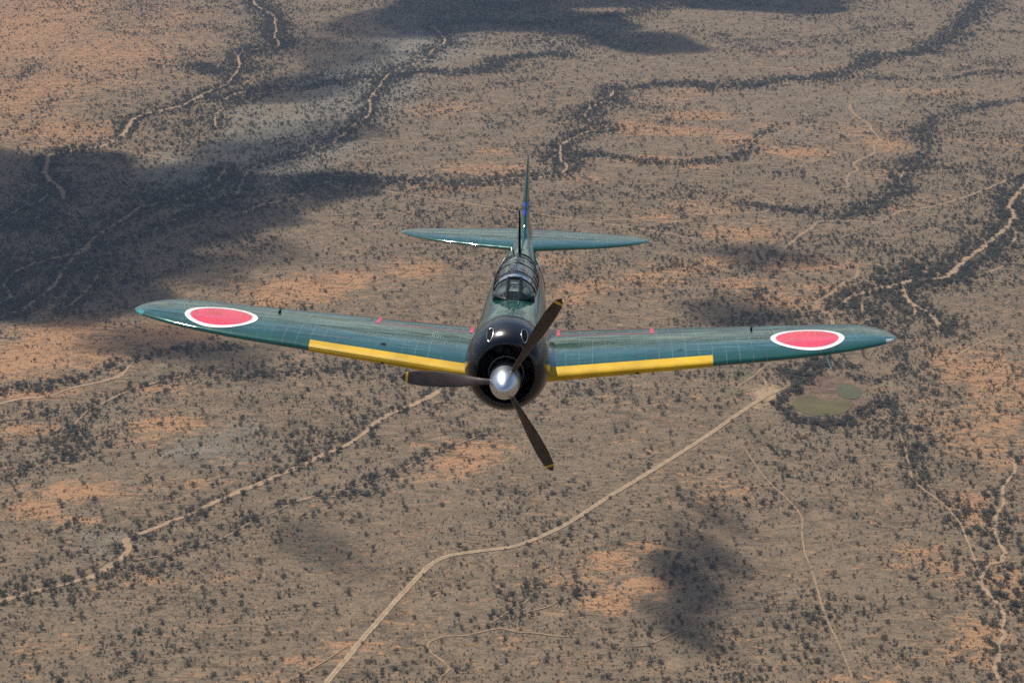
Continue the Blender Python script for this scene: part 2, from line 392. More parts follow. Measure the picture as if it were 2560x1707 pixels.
def mat_sand(name, a, b, thin, rut=0.0):
    k = NT(name)
    P = k.coord()
    n1 = k.noise(P, .22, 4, .6); n2 = k.noise(P, 1.6, 3, .6)
    c = k.mix(k.ramp(n1, .35, .68), a, b)
    c = k.mix(k.math('MULTIPLY', k.ramp(n2, .5, .75), .35), c, (.22, .15, .095))
    k.l(c, k.b.inputs['Base Color'])
    k.l(k.bump(k.math('ADD', n1, k.math('MULTIPLY', n2, .3)), .5, .5), k.b.inputs['Normal'])
    # the sand thins out and lets the soil through in places
    cover = k.ramp(k.math('ADD', k.noise(P, .09, 5, .7, .5), k.math('MULTIPLY', k.math('SUBTRACT', n2, .5), .5)), thin - .12, thin + .06)
    ac = k.attr('across').outputs['Fac']
    edge = k.math('SUBTRACT', 1.0, k.ramp(k.math('ADD', ac, k.math('MULTIPLY', k.math('SUBTRACT', k.noise(P, .45, 5, .7), .5), 1.3)), .80, 1.12))
    crown = k.ramp(k.math('ADD', ac, k.math('MULTIPLY', k.math('SUBTRACT', n1, .5), .3)), .12, .34)
    c2 = k.mix(k.math('MULTIPLY', k.math('SUBTRACT', 1.0, crown), rut), c, (.155, .115, .074))
    k.l(c2, k.b.inputs['Base Color'])
    k.l(k.math('MULTIPLY', cover, edge), k.b.inputs['Alpha'])
    return k.set(Roughness=1.0, Specular_IOR_Level=0.0)
M_wash = mat_sand('wash_sand', (.27, .185, .118), (.36, .252, .160), .37)
M_track = mat_sand('track_dust', (.27, .185, .112), (.34, .24, .148), .41, .6)
M_road = mat_sand('road_dust', (.29, .208, .128), (.38, .28, .178), .33, .45)

# one sheet: 5 m cells where the photograph looks, coarse out to the horizon
def axis(lo, hi, step, far):
    a = list(np.arange(lo, hi + .1, step))
    s = step; left = []; x = lo
    while x > -far:
        s *= 1.7; x -= s; left.append(x)
    s = step; right = []; x = hi
    while x < far:
        s *= 1.7; x += s; right.append(x)
    return np.array(left[::-1] + a + right)
gx = axis(-900, 900, 5.0, 60000); gy = axis(740, 3060, 5.0, 60000)
GX, GY = np.meshgrid(gx, gy)
fx, fy = GX.ravel(), GY.ravel()
near = (np.abs(fx) < 2500) & (fy > 0) & (fy < 6000)
A = {}
def fieldn(bl, sharp=1.0):
    f = np.zeros_like(fx); f[near] = field(bl, fx[near], fy[near], sharp); return f
wob = vnoise(fx / 60., fy / 60., 4) - .5
A['orange'] = np.clip(fieldn(ORANGE) * 1.0 + wob * .25 + .03, 0, 1)
A['grey'] = np.clip(fieldn(GREY) + wob * .4, 0, 1)
A['clear'] = fieldn(CLEAR)
A['mud'] = fieldn(MUD)
A['meadow'] = fieldn(MEADOW)
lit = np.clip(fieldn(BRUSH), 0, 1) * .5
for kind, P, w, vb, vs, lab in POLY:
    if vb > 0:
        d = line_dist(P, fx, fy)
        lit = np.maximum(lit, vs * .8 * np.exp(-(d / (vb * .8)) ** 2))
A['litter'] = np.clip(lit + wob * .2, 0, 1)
nx, ny = len(gx), len(gy)
ii = np.arange(nx * ny).reshape(ny, nx)
quads = np.stack([ii[:-1, :-1], ii[:-1, 1:], ii[1:, 1:], ii[1:, :-1]], -1).reshape(-1, 4)
me = bpy.data.meshes.new('ground')
me.vertices.add(nx * ny)
me.vertices.foreach_set('co', np.stack([fx, fy, np.zeros_like(fx)], 1).ravel())
me.loops.add(len(quads) * 4)
me.loops.foreach_set('vertex_index', quads.ravel())
me.polygons.add(len(quads))
me.polygons.foreach_set('loop_start', np.arange(len(quads)) * 4)
me.update()
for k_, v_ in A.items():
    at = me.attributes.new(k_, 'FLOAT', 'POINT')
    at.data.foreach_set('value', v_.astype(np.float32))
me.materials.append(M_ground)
ground = bpy.data.objects.new('ground', me)
C.objects.link(ground)
tag(ground, 'tan and rust coloured desert floor with scattered scrub', kind='structure')

# washes, tracks and the road: ribbons of sand with ragged edges
zlay = .03
def ribbon(name, P, w, mat, ragged, z):
    n = len(P)
    T = np.gradient(P, axis=0); T /= np.linalg.norm(T, axis=1)[:, None] + 1e-9
    N = np.stack([-T[:, 1], T[:, 0]], 1)
    s = np.arange(n)
    seed = rng.random() * 900
    wl_ = w / 2 * (1 + ragged * 1.6 * (vnoise(s * .27 + seed, s * 0 + seed, 3) - .5) + ragged * .9 * (vnoise(s * .05 + seed, s * 0 + 3, 2) - .5))
    wr_ = w / 2 * (1 + ragged * 1.6 * (vnoise(s * .27 + seed + 50, s * 0 + seed, 3) - .5) + ragged * .9 * (vnoise(s * .05 + seed + 9, s * 0 + 3, 2) - .5))
    ends = np.clip(np.minimum(s, n - 1 - s) / 4.0, .08, 1)
    wl_ = np.maximum(wl_, w * .06) * ends; wr_ = np.maximum(wr_, w * .06) * ends
    rows = np.array([-1.35, -1.0, -.62, -.28, 0, .28, .62, 1.0, 1.35])
    v, ac = [], []
    for q in rows:
        off = N * np.where(q < 0, wl_, wr_)[:, None] * -q
        for (x, y) in P + off:
            v.append((x, y, z + .02 * (1.4 - abs(q)))); ac.append(abs(q))
    f = []
    for r in range(len(rows) - 1):
        for i in range(n - 1):
            f.append((r * n + i, (r + 1) * n + i, (r + 1) * n + i + 1, r * n + i + 1))
    o = mesh_obj(name, v, f, mat, smooth=False)
    if o.data.polygons[0].normal.z < 0: o.data.flip_normals()
    at = o.data.attributes.new('across', 'FLOAT', 'POINT')
    at.data.foreach_set('value', np.array(ac, np.float32))
    return o
for kind, P0, w, vb, vs, lab in POLY:
    if w <= 0: continue
    P = catmull(P0, 3.0)
    zlay += .006
    if kind == 'road':
        o = ribbon('dirt_road', P, w, M_road, .12, zlay)
    elif kind == 'track':
        o = ribbon('dirt_track', P, w, M_track, .45, zlay)
    elif kind == 'wash':
        o = ribbon('dry_wash', P, w, M_wash, .95, zlay)
    else:
        o = ribbon('gully', P, w, M_wash, 1.1, zlay)
    tag(o, lab or None, kind='structure')

# stock pond: two lobes of still olive water
def mat_water(name, col):
    k = NT(name)
    P = k.coord()
    c = k.mix(k.ramp(k.noise(P, .06, 3), .35, .65), col, tuple(x * 1.25 for x in col))
    k.l(c, k.b.inputs['Base Color'])
    k.l(k.bump(k.noise(P, 2.0, 2), .04, .1), k.b.inputs['Normal'])
    return k.set(Roughness=.2, IOR=1.33, Specular_IOR_Level=.12)
def sheet(name, P, mat, z):
    P = catmull(list(P) + [P[0]], 2.0)[:-1]
    c = P.mean(0)
    v = [(c[0], c[1], z)] + [(x, y, z) for x, y in P]
    n = len(P)
    f = [(0, 1 + i, 1 + (i + 1) % n) for i in range(n)]
    o = mesh_obj(name, v, f, mat, smooth=False)
    if o.data.polygons[0].normal.z < 0: o.data.flip_normals()
    return o
pw = sheet('pond_water', pts('F', '755,1215 790,1175 860,1150 920,1150 965,1180 1000,1197 1050,1180 1110,1165 1160,1188 1175,1220 1130,1258 1070,1280 960,1290 860,1270 790,1240'), mat_water('water_olive', (.095, .078, .027)), .30)
tag(pw, 'larger olive brown lobe of the stock pond', kind='structure')
pw2 = sheet('pond_water', pts('F', '1065,1112 1110,1070 1170,1075 1235,1100 1240,1140 1200,1168 1130,1163 1078,1140'), mat_water('water_green', (.078, .074, .034)), .31)
tag(pw2, 'smaller greener lobe of the stock pond', kind='structure')
POND = [catmull(pts('F', '745,1215 790,1160 860,1140 920,1140 965,1170 1000,1190 1050,1100 1110,1055 1170,1060 1245,1100 1250,1145 1190,1220 1130,1270 1070,1290 960,1300 860,1280 780,1250 745,1215'), 3.0)]
def inpoly(P, x, y):
    r = np.zeros(x.shape, bool)
    for a, b in zip(P, np.roll(P, -1, 0)):
        c = ((a[1] > y) != (b[1] > y)) & (x < (b[0] - a[0]) * (y - a[1]) / (b[1] - a[1] + 1e-12) + a[0])
        r ^= c
    return r

# ------------------------------------------------------------------ brush
def mat_brush(name, cols, warm):
    k = NT(name)
    oi = k.n('ShaderNodeObjectInfo')
    r = oi.outputs['Random']
    c = k.mix(r, cols[0], cols[1])
    c = k.mix(k.ramp(k.math('FRACT', k.math('MULTIPLY', r, 7.31)), .72, .95), c, cols[2])
    geo = k.n('ShaderNodeNewGeometry')
    rp = geo.outputs['Random Per Island']
    c = k.mix(k.math('MULTIPLY', rp, .6), c, warm)
    k.l(c, k.b.inputs['Base Color'])
    return k.set(Roughness=.9, Specular_IOR_Level=.1)
M_brush = mat_brush('brush_twigs', ((.066, .064, .052), (.100, .090, .070), (.070, .082, .042)), (.145, .125, .095))
M_green = mat_brush('green_leaves', ((.060, .078, .030), (.078, .092, .034), (.050, .062, .030)), (.115, .120, .050))
M_tuft = mat_brush('dry_tuft', ((.058, .052, .040), (.080, .070, .050), (.062, .062, .038)), (.11, .092, .064))

def bush_mesh(name, seed, nleaf, leaf, mat, hgt=.62, stems=7, open_=.35):
    """unit bush about 1 m across: leaning stems and small twig-clump faces spread through uneven lobes"""
    r = random.Random(seed)
    v, f = [], []
    lobes = []
    for i in range(r.randint(5, 8)):
        a = r.uniform(0, 6.283); d = r.uniform(.05, .30)
        lobes.append((d * math.cos(a), d * math.sin(a), hgt * r.uniform(.38, .72), r.uniform(.15, .27)))
    for i in range(stems):
        L = lobes[i % len(lobes)]
        x1, y1, z1 = L[0] * 1.1, L[1] * 1.1, L[2] * 1.05
        b = len(v); w = .016
        for (x, y, z, ww) in ((r.uniform(-.04, .04), r.uniform(-.04, .04), -.02, w), (x1 * .45 + r.uniform(-.05, .05), y1 * .45, z1 * .55, w * .7), (x1, y1, z1, w * .25)):
            for q in range(3):
                an = q * 2.094
                v.append((x + ww * math.cos(an), y + ww * math.sin(an), z))
        for lv in range(2):
            for q in range(3):
                f.append((b + lv * 3 + q, b + lv * 3 + (q + 1) % 3, b + lv * 3 + 3 + (q + 1) % 3, b + lv * 3 + 3 + q))
    for i in range(nleaf):
        L = r.choice(lobes)
        while True:
            p = Vector((r.uniform(-1, 1), r.uniform(-1, 1), r.uniform(-1, 1)))
            if open_ < p.length < 1: break
        c = Vector((L[0], L[1], L[2])) + Vector((p.x * L[3], p.y * L[3], p.z * L[3] * .85))
        if c.z < .02: c.z = .02 + r.random() * .05
        s = leaf * r.uniform(.55, 1.35)
        n = (p + Vector((r.uniform(-.7, .7), r.uniform(-.7, .7), r.uniform(-.2, .9)))).normalized()
        t = n.orthogonal().normalized(); t.rotate(Matrix.Rotation(r.uniform(0, 6.28), 3, n)); u = n.cross(t)
        b = len(v)
        e = s * r.uniform(.35, .8)
        for q in (t * s, u * e, -t * s * .8, -u * e):
            v.append(tuple(c + q))
        f.append((b, b + 1, b + 2, b + 3))
    me = bpy.data.meshes.new(name)
    me.from_pydata(v, [], f); me.update(); me.materials.append(mat)
    return me
BUSH = [bush_mesh('bush', 100 + i, 300, .042, M_brush, hgt=.55 + .08 * (i % 3)) for i in range(6)]
GREENB = [bush_mesh('green_bush', 300 + i, 190, .060, M_green, hgt=.80, open_=.2) for i in range(3)]
SHRUB = [bush_mesh('shrub', 200 + i, 46, .095, M_brush, hgt=.55, stems=4) for i in range(4)]
TUFT = [bush_mesh('tuft', 400 + i, 12, .17, M_tuft, hgt=.5, stems=0) for i in range(3)]

def cands(n, y1):
    """random points over the floor in and a little beyond the view, even per square metre"""
    y = rng.uniform(600, y1, n); x = rng.uniform(-1, 1, n) * 1600
    half = (y * cD + HC * sD) * 1280 / FPX * 1.5 + 45
    k = np.abs(x) < half
    return x[k], y[k]

def brush_density(x, y):
    big = vnoise(x / 85., y / 85., 4); sm = vnoise(x / 22. + 40, y / 22., 3)
    base = np.clip(.45 + 4.2 * (big - .47), .10, 2.0) * np.clip(.3 + 3.0 * (sm - .33), .04, 2.0)
    band = np.zeros_like(x); bed = np.zeros_like(x, bool)
    wobble = .25 + 1.5 * vnoise(x / 38. + 7, y / 38. + 3, 4)
    for kind, P, w, vb, vs, lab in POLY:
        d = line_dist(P, x, y)
        if vb > 0: band = np.maximum(band, vs * np.exp(-(d / (vb * wobble)) ** 2 * 1.1))
        if w > 0: bed |= d < w * (.62 if kind != 'wash' else .42)
    brush = field(BRUSH, x, y) * (.35 + 1.1 * vnoise(x / 16. + 90, y / 16., 3))
    orange = field(ORANGE, x, y)
    bare = np.clip(field(CLEAR, x, y) * 1.6 + field(MUD, x, y) * 1.5, 0, 1)
    inp = np.zeros_like(bed)
    for P in POND: inp |= inpoly(P, x, y)
    return base * (1 - .72 * np.clip(orange, 0, 1)), band, brush, bare, bed | inp

# large bushes
x, y = cands(1400000, 3500)
area = 3200 * (3500 - 600) / 1400000.0
base, band, brush, bare, out = brush_density(x, y)
lam = (.0195 * base + .003) * (1 - bare * .98) + (.085 * band + .046 * brush * (1 - bare))
keep = (rng.random(len(x)) < lam * area) & ~out
bx, by = x[keep], y[keep]
bd = np.clip(band[keep] + brush[keep] * .6, 0, 1)
bs = (1.9 + 4.0 * rng.random(len(bx)) ** 1.9) * (1 + .30 * bd)
print('bushes', len(bx))
# small shrubs
x, y = cands(1400000, 3500)
base, band, brush, bare, out = brush_density(x, y)
lam = (.100 * (base * .8 + .25) + .06 * band + .04 * brush) * (1 - bare * .9)
keep = (rng.random(len(x)) < lam * area) & ~out
sx, sy = x[keep], y[keep]; ss = .8 + 1.9 * rng.random(len(sx)) ** 2.2
print('shrubs', len(sx))
# dry tufts, where they can still be told from the soil
x, y = cands(1200000, 2100)
ta = 3200 * (2100 - 600) / 1200000.0
dn = vnoise(x / 40., y / 40., 3)
lam = .20 * np.clip(.25 + 2.2 * (dn - .3), .1, 1.5) * np.clip((2150 - y) / 500., .25, 1) * (1 - .75 * field(ORANGE, x, y)) * (1 - np.clip(field(CLEAR, x, y) * 1.6 + field(MUD, x, y) * 1.5, 0, 1))
keep = rng.random(len(x)) < lam * ta
out = np.zeros_like(keep)
for P in POND: out |= inpoly(P, x, y)
keep &= ~out
tx_, ty_ = x[keep], y[keep]; ts_ = .6 + .7 * rng.random(len(tx_)) ** 2
print('tufts', len(tx_))

def scatter(name, X, Y, S, protos, label, zs=(.8, 1.15)):
    n = len(X)
    me = bpy.data.meshes.new(name)
    me.vertices.add(n)
    me.vertices.foreach_set('co', np.stack([X, Y, np.zeros(n)], 1).astype(np.float32).ravel())
    def at(nm, typ, arr, key='value'):
        a = me.attributes.new(nm, typ, 'POINT'); a.data.foreach_set(key, np.ascontiguousarray(arr).ravel())
    at('scl', 'FLOAT_VECTOR', np.stack([S * rng.uniform(.85, 1.2, n), S * rng.uniform(.85, 1.2, n), S * rng.uniform(zs[0], zs[1], n)], 1).astype(np.float32), 'vector')
    at('rot', 'FLOAT_VECTOR', np.stack([rng.uniform(-.1, .1, n), rng.uniform(-.1, .1, n), rng.uniform(0, 6.283, n)], 1).astype(np.float32), 'vector')
    at('idx', 'INT', rng.integers(0, len(protos), n).astype(np.int32))
    me.update()
    o = bpy.data.objects.new(name, me)
    C.objects.link(o)
    col = bpy.data.collections.new(name + '_kinds')
    for i, m in enumerate(protos):
        col.objects.link(bpy.data.objects.new('%s_kind_%d' % (name, i), m))
    ng = bpy.data.node_groups.new(name, 'GeometryNodeTree')
    ng.interface.new_socket('Geometry', in_out='INPUT', socket_type='NodeSocketGeometry')
    ng.interface.new_socket('Geometry', in_out='OUTPUT', socket_type='NodeSocketGeometry')
    N = ng.nodes
    gi = N.new('NodeGroupInput'); go = N.new('NodeGroupOutput')
    ip = N.new('GeometryNodeInstanceOnPoints'); ci = N.new('GeometryNodeCollectionInfo')
    ci.inputs[0].default_value = col
    ci.inputs['Separate Children'].default_value = True
    ci.inputs['Reset Children'].default_value = True
    ip.inputs['Pick Instance'].default_value = True
    def na(nm, typ):
        q = N.new('GeometryNodeInputNamedAttribute'); q.data_type = typ; q.inputs[0].default_value = nm
        return q.outputs[0]
    L = ng.links
    L.new(gi.outputs[0], ip.inputs['Points']); L.new(ci.outputs[0], ip.inputs['Instance'])
    L.new(na('idx', 'INT'), ip.inputs['Instance Index'])
    L.new(na('rot', 'FLOAT_VECTOR'), ip.inputs['Rotation'])
    L.new(na('scl', 'FLOAT_VECTOR'), ip.inputs['Scale'])
    L.new(ip.outputs[0], go.inputs[0])
    md = o.modifiers.new('scatter', 'NODES'); md.node_group = ng
    tag(o, label, kind='stuff')
    return o

# the 300 bushes that show largest stand as things of their own
U, V = toimg(bx, by)
dist = np.sqrt(bx ** 2 + by ** 2 + HC ** 2)
vis = (U > 15) & (U < 2545) & (V > 15) & (V < 1690)
score = np.where(vis, bs / dist, 0)
big = np.argsort(-score)[:290]
m = np.ones(len(bx), bool); m[big] = False
scatter('scrub', bx[m], by[m], bs[m], BUSH, 'dark desert brush spread over the plain and along the washes')
scatter('low_shrubs', sx, sy, ss, SHRUB, 'small dark shrubs dotted between the larger bushes')
scatter('dry_grass', tx_, ty_, ts_, TUFT, 'tiny dry grass tufts speckling the desert soil')
def zone(u, v):
    road = np.interp(v, [1000, 1080, 1160, 1240, 1350, 1380, 1400, 1480, 1587, 1707], [1840, 1735, 1640, 1520, 1330, 1200, 1100, 1010, 915, 816])
    if v < 1000: return 'dark bush standing on the plain level with the aircraft'
    if u < road:
        wash = np.interp(u, [0, 240, 316, 540, 740, 915, 1120], [1504, 1435, 1350, 1250, 1170, 1080, 960])
        if v < wash: return 'dark bush on the flat above the long sandy wash at left'
        if u < 500: return 'dark bush below the long sandy wash in the lower left corner'
        return 'dark bush between the long sandy wash and the dirt road'
    if u < 1480: return 'dark bush right of the dirt road near the curving footpath'
    if u < 1830: return 'dark bush around the cloud shadow at lower right'
    if u < 2290: return 'dark bush beside the narrow pale track at lower right'
    return 'dark bush near the crooked wash along the lower right edge'
for i in big:
    o = bpy.data.objects.new('desert_bush', BUSH[int(i) % 6])
    C.objects.link(o)
    s = bs[i]
    o.location = (bx[i], by[i], 0)
    o.scale = (s * random.uniform(.9, 1.2), s * random.uniform(.9, 1.2), s * random.uniform(.85, 1.15))
    o.rotation_euler = (0, 0, random.uniform(0, 6.28))
    z = zone(U[i], V[i])
    size = 'large' if s > 6.0 else 'middling' if s > 5.2 else 'small'
    zm = [zone(a, b) == z for a, b in zip(U[big], V[big])]
    row = 'upper ' if V[i] < np.median(V[big][zm]) else 'lower '
    part = 'its left part' if U[i] < np.median(U[big][[zone(a, b) == z for a, b in zip(U[big], V[big])]]) else 'its right part'
    tag(o, z.replace('dark bush', '%s dark bush' % size) + ', ' + row + part.replace('its ', '').replace(' part', ''), 'bush', z.replace('dark bush', 'bushes'))
# the rounder green bushes along the sandy wash at lower left
for (u, v, s, lab) in [
    (349, 1325, 5.4, 'largest round green bush on the upper bank of the sandy wash'),
    (330, 1332, 3.4, 'small green bush just left of the largest green one above the wash'),
    (374, 1316, 3.2, 'green bush just right of the largest green one above the wash'),
    (393, 1303, 4.4, 'round green bush two places right of the largest green one'),
    (415, 1297, 4.2, 'green bush close above the wash, right of the round green pair'),
    (339, 1374, 5.2, 'dark green bush inside the bend of the sandy wash'),
    (114, 1462, 5.6, 'round dark green bush left of the wash at lower left'),
    (160, 1450, 5.6, 'tall dark green bush close left of the wash at lower left'),
    (8, 1488, 6.0, 'green bush cut by the left edge above the wash'),
    (425, 1330, 3.6, 'green bush below the wash beside a dark thicket'),
    (370, 1438, 3.6, 'lone green bush on open ground below the wash bend'),
    (729, 1187, 4.4, 'round green bush below the wash near the picture centre left'),
    (556, 1253, 3.6, 'green bush touching the lower edge of the wash'),
    (288, 1419, 4.4, 'dark bush squeezed against the lower bank of the wash'),
    (258, 1395, 4.0, 'green tinted bush standing alone above the wash bend')]:
    p = G(u, v)
    o = bpy.data.objects.new('green_bush', GREENB[int(u) % 3])
    C.objects.link(o); o.location = (p[0], p[1], 0); o.scale = (s, s, s); o.rotation_euler = (0, 0, u)
    tag(o, lab, 'bush', 'green bushes along the sandy wash')

# ------------------------------------------------------------------ the aircraft
# body axes: X to its left hand (picture right), Y aft, Z up; origin near the spinner tip
def gloss(k, rough=.16, wav=.5, lines=None, tint=(.55, .60, .58)):
    pass
def mat_paint(name, col, rough=.09, worn=(.10, .14, .13), ribs=None, span=None, wave=(.7, 3.6, 3.0), wstr=.021, axis='X', spec=.9, stint=(.55, 1.0, .92), coat=.40):
    """gloss paint over riveted sheet: slightly buckled reflections, rivet rows and faint streaks of wear"""
    k = NT(name)
    tc = k.n('ShaderNodeTexCoord')
    sep = k.n('ShaderNodeSeparateXYZ'); k.l(tc.outputs['Object'], sep.inputs[0])
    X, Y, Z = sep.outputs
    P = k.coord(); Pw = k.coord(scale=wave)
    c = k.mix(k.ramp(k.noise(P, 2.2, 4), .3, .75), tuple(v * .82 for v in col), tuple(v * 1.2 for v in col))
    h = k.noise(Pw, 1.0, 1.5, .5, .8)
    mask = None
    def line(co, off, pitch, width):
        q = k.math('FRACT', k.math('DIVIDE', k.math('ADD', co, off), pitch))
        return k.math('LESS_THAN', k.math('ABSOLUTE', k.math('SUBTRACT', q, .5)), width / pitch / 2)
    A_ = k.math('ABSOLUTE', X) if axis == 'X' else Y
    B_ = Y if axis == 'X' else Z
    if ribs:
        dots = k.math('GREATER_THAN', k.math('FRACT', k.math('MULTIPLY', B_, 26.0)), .42)
        ms = k.math('MULTIPLY', line(A_, 0.07, ribs, .010), dots)
        mask = k.math('MULTIPLY', ms, k.ramp(k.noise(P, 1.3, 3), .38, .62))
    if span:
        d = k.math('SUBTRACT', Y, k.math('MULTIPLY_ADD', k.math('ABSOLUTE', X), .115, 1.72)) if axis == 'X' else Z
        dots = k.math('GREATER_THAN', k.math('FRACT', k.math('MULTIPLY', A_, 26.0)), .45)
        for q in span:
            l_ = k.math('LESS_THAN', k.math('ABSOLUTE', k.math('SUBTRACT', d, q)), .005)
            l_ = k.math('MULTIPLY', k.math('MULTIPLY', l_, dots), k.ramp(k.noise(P, 1.0, 3), .40, .65))
            mask = l_ if mask is None else k.math('MAXIMUM', mask, l_)
    if mask is not None:
        c = k.mix(k.math('MULTIPLY', mask, .42), c, (.36, .40, .39))
    scuff = k.ramp(k.noise(k.coord(scale=(2.2, 5, 3)), 2.6, 6, .75), .63, .74)
    c = k.mix(k.math('MULTIPLY', scuff, .28), c, worn)
    k.l(c, k.b.inputs['Base Color'])
    r = k.math('ADD', rough, k.math('MULTIPLY', k.math('SUBTRACT', k.noise(P, 3.0, 4), .5), .12))
    k.l(r, k.b.inputs['Roughness'])
    k.l(k.bump(h, 1.0, wstr), k.b.inputs['Normal'])
    k.b.inputs['Coat Weight'].default_value = coat
    k.b.inputs['Coat IOR'].default_value = 1.6
    k.b.inputs['Specular IOR Level'].default_value = spec
    k.b.inputs['Specular Tint'].default_value = (*stint, 1)
    k.b.inputs['Coat Roughness'].default_value = .08
    return k.m
GREEN = (.007, .058, .044)
M_wing = mat_paint('green_wing_paint', GREEN, ribs=.205, span=(.30, .46, .95, 1.35))
M_tail = mat_paint('green_tail_paint', GREEN, ribs=.24, wave=(1.0, 5, 4))
M_fus = mat_paint('green_fuselage_paint', GREEN, ribs=.42, axis='Y', wave=(4, 1.4, 4), wstr=.010)
M_cowl = mat_paint('black_cowl_paint', (.006, .008, .011), rough=.22, worn=(.04, .045, .05), wave=(2, 2, 2), wstr=.006, coat=.15, spec=.45, stint=(1, 1, 1))
M_yellow = mat_paint('yellow_edge_paint', (.60, .36, .008), rough=.42, worn=(.45, .30, .05), ribs=.41, wave=(2, 3, 3), wstr=.006, coat=.0, spec=.3, stint=(1, 1, 1))
M_white = mat_paint('white_marking_paint', (.80, .80, .78), rough=.3, worn=(.6, .6, .6), wave=(1, 5, 4), wstr=.008, stint=(1, 1, 1), coat=.1)
M_red = mat_paint('red_marking_paint', (.70, .028, .062), rough=.18, worn=(.55, .15, .17), wave=(.8, 4.5, 3), wstr=.013, ribs=.205, stint=(1, 1, 1), coat=.2)
M_redline = mat_paint('red_line_paint', (.62, .030, .055), rough=.35, wave=(1, 1, 1), wstr=.002)
M_blue = mat_paint('blue_band_paint', (.012, .075, .42), rough=.3, worn=(.02, .1, .4), wave=(1, 1, 1), wstr=.002)
def mat_plain(name, col, rough=.5, metal=0.0, noise_=.25, spec=.5):
    k = NT(name)
    P = k.coord()
    c = k.mix(k.ramp(k.noise(P, 9.0, 4), .3, .7), tuple(v * (1 - noise_) for v in col), tuple(min(1, v * (1 + noise_)) for v in col))
    k.l(c, k.b.inputs['Base Color'])
    k.b.inputs['Specular IOR Level'].default_value = spec
    return k.set(Roughness=rough, Metallic=metal)
M_spin = mat_plain('brushed_spinner_metal', (.62, .66, .69), .36, 1.0, .05)
M_blade = mat_plain('brown_blade_paint', (.050, .034, .028), .30)
M_tip = mat_plain('yellow_tip_paint', (.62, .38, .03), .4)
M_black = mat_plain('matte_black', (.004, .004, .005), .7, spec=.1)
M_steel = mat_plain('bare_steel', (.55, .55, .55), .30, 1.0)
M_dark = mat_plain('cockpit_grey', (.060, .068, .064), .6)
M_hood = mat_plain('grey_hood', (.20, .22, .21), .7)
M_frame = mat_plain('canopy_frame_paint', (.004, .012, .011), .35, spec=.3)
M_eng = mat_plain('engine_grey', (.018, .018, .019), .5, .3)
M_ring = mat_plain('dull_ring_metal', (.16, .155, .145), .4, .3)
M_seat = mat_plain('seat_leather', (.10, .075, .05), .6)
M_green_lens = mat_plain('teal_lens', (.05, .25, .25), .1)
M_clear_lens = mat_plain('clear_lens', (.30, .33, .33), .1)
def mat_glass(ior, add, tint):
    k = NT('canopy_glass')
    k.t.nodes.remove(k.b)
    tr = k.n('ShaderNodeBsdfTransparent'); tr.inputs[0].default_value = tint
    gl = k.n('ShaderNodeBsdfGlossy'); gl.inputs['Roughness'].default_value = .06
    h = k.noise(k.coord(scale=(3, 2, 3)), 1.0, 2)
    nb = k.bump(h, 1.0, .012)
    k.l(nb, gl.inputs['Normal'])
    fr = k.n('ShaderNodeFresnel'); geo = k.n('ShaderNodeNewGeometry')
    k.l(k.math('MULTIPLY_ADD', geo.outputs['Backfacing'], 1.0 / ior - ior, ior), fr.inputs['IOR'])
    k.l(nb, fr.inputs['Normal'])
    mx = k.n('ShaderNodeMixShader')
    k.l(k.math('ADD', k.math('MULTIPLY', fr.outputs[0], 1.1), add, clamp=True), mx.inputs[0])
    k.l(tr.outputs[0], mx.inputs[1]); k.l(gl.outputs[0], mx.inputs[2])
    k.l(mx.outputs[0], k.out.inputs[0])
    return k.m
M_glass = mat_glass(1.7, .05, (.72, .78, .78, 1))
M_screen = mat_glass(1.4, .0, (.62, .68, .68, 1))

# stance: nose towards the camera, a couple of degrees of bank, about four degrees nose up
RB = Matrix(((0.99867379, 0.04369846, 0.02722324), (-0.03445980, 0.96020406, -0.27716546), (-0.03825157, 0.27585977, 0.96043647)))
TB = Vector((-0.115833, 27.326689, -0.580968))
RC = Matrix(((1, 0, 0), (0, cD, sD), (0, -sD, cD)))
plane = bpy.data.objects.new('fighter_plane', None)
plane.empty_display_size = 1.0
C.objects.link(plane)
plane.matrix_world = Matrix.Translation(RC @ TB + Vector((0, 0, HC))) @ (RC @ RB).to_4x4()
tag(plane, 'dark green propeller fighter plane with red roundels flying towards the camera above the desert', 'airplane')

def loft(secs, caps=(True, True), closed=True):
    """secs: list of equal rings of points"""
    n = len(secs[0]); v = [p for s in secs for p in s]; f = []
    for i in range(len(secs) - 1):
        for j in range(n if closed else n - 1):
            k = (j + 1) % n
            f.append((i * n + j, i * n + k, (i + 1) * n + k, (i + 1) * n + j))
    if caps[0]: f.append(tuple(range(n))[::-1])
    if caps[1]: f.append(tuple((len(secs) - 1) * n + j for j in range(n)))
    return v, f
def fix(o):
    bm = bmesh.new(); bm.from_mesh(o.data)
    bmesh.ops.remove_doubles(bm, verts=bm.verts, dist=1e-5)
    bmesh.ops.recalc_face_normals(bm, faces=bm.faces); bm.to_mesh(o.data); bm.free()
    return o
def join(*vf):
    V_, F_ = [], []
    for v, f in vf:
        b = len(V_); V_ += list(v); F_ += [tuple(b + i for i in q) for q in f]
    return V_, F_
def revolve(prof, n=48, c=(0, 0), zt=1.0, zb=1.0):
    secs = []
    for (y, r) in prof:
        ring = []
        for j in range(n):
            a = 2 * math.pi * j / n
            s = math.sin(a)
            ring.append((c[0] + r * math.cos(a), y, c[1] + r * s * (zt if s > 0 else zb)))
        secs.append(ring)
    return secs
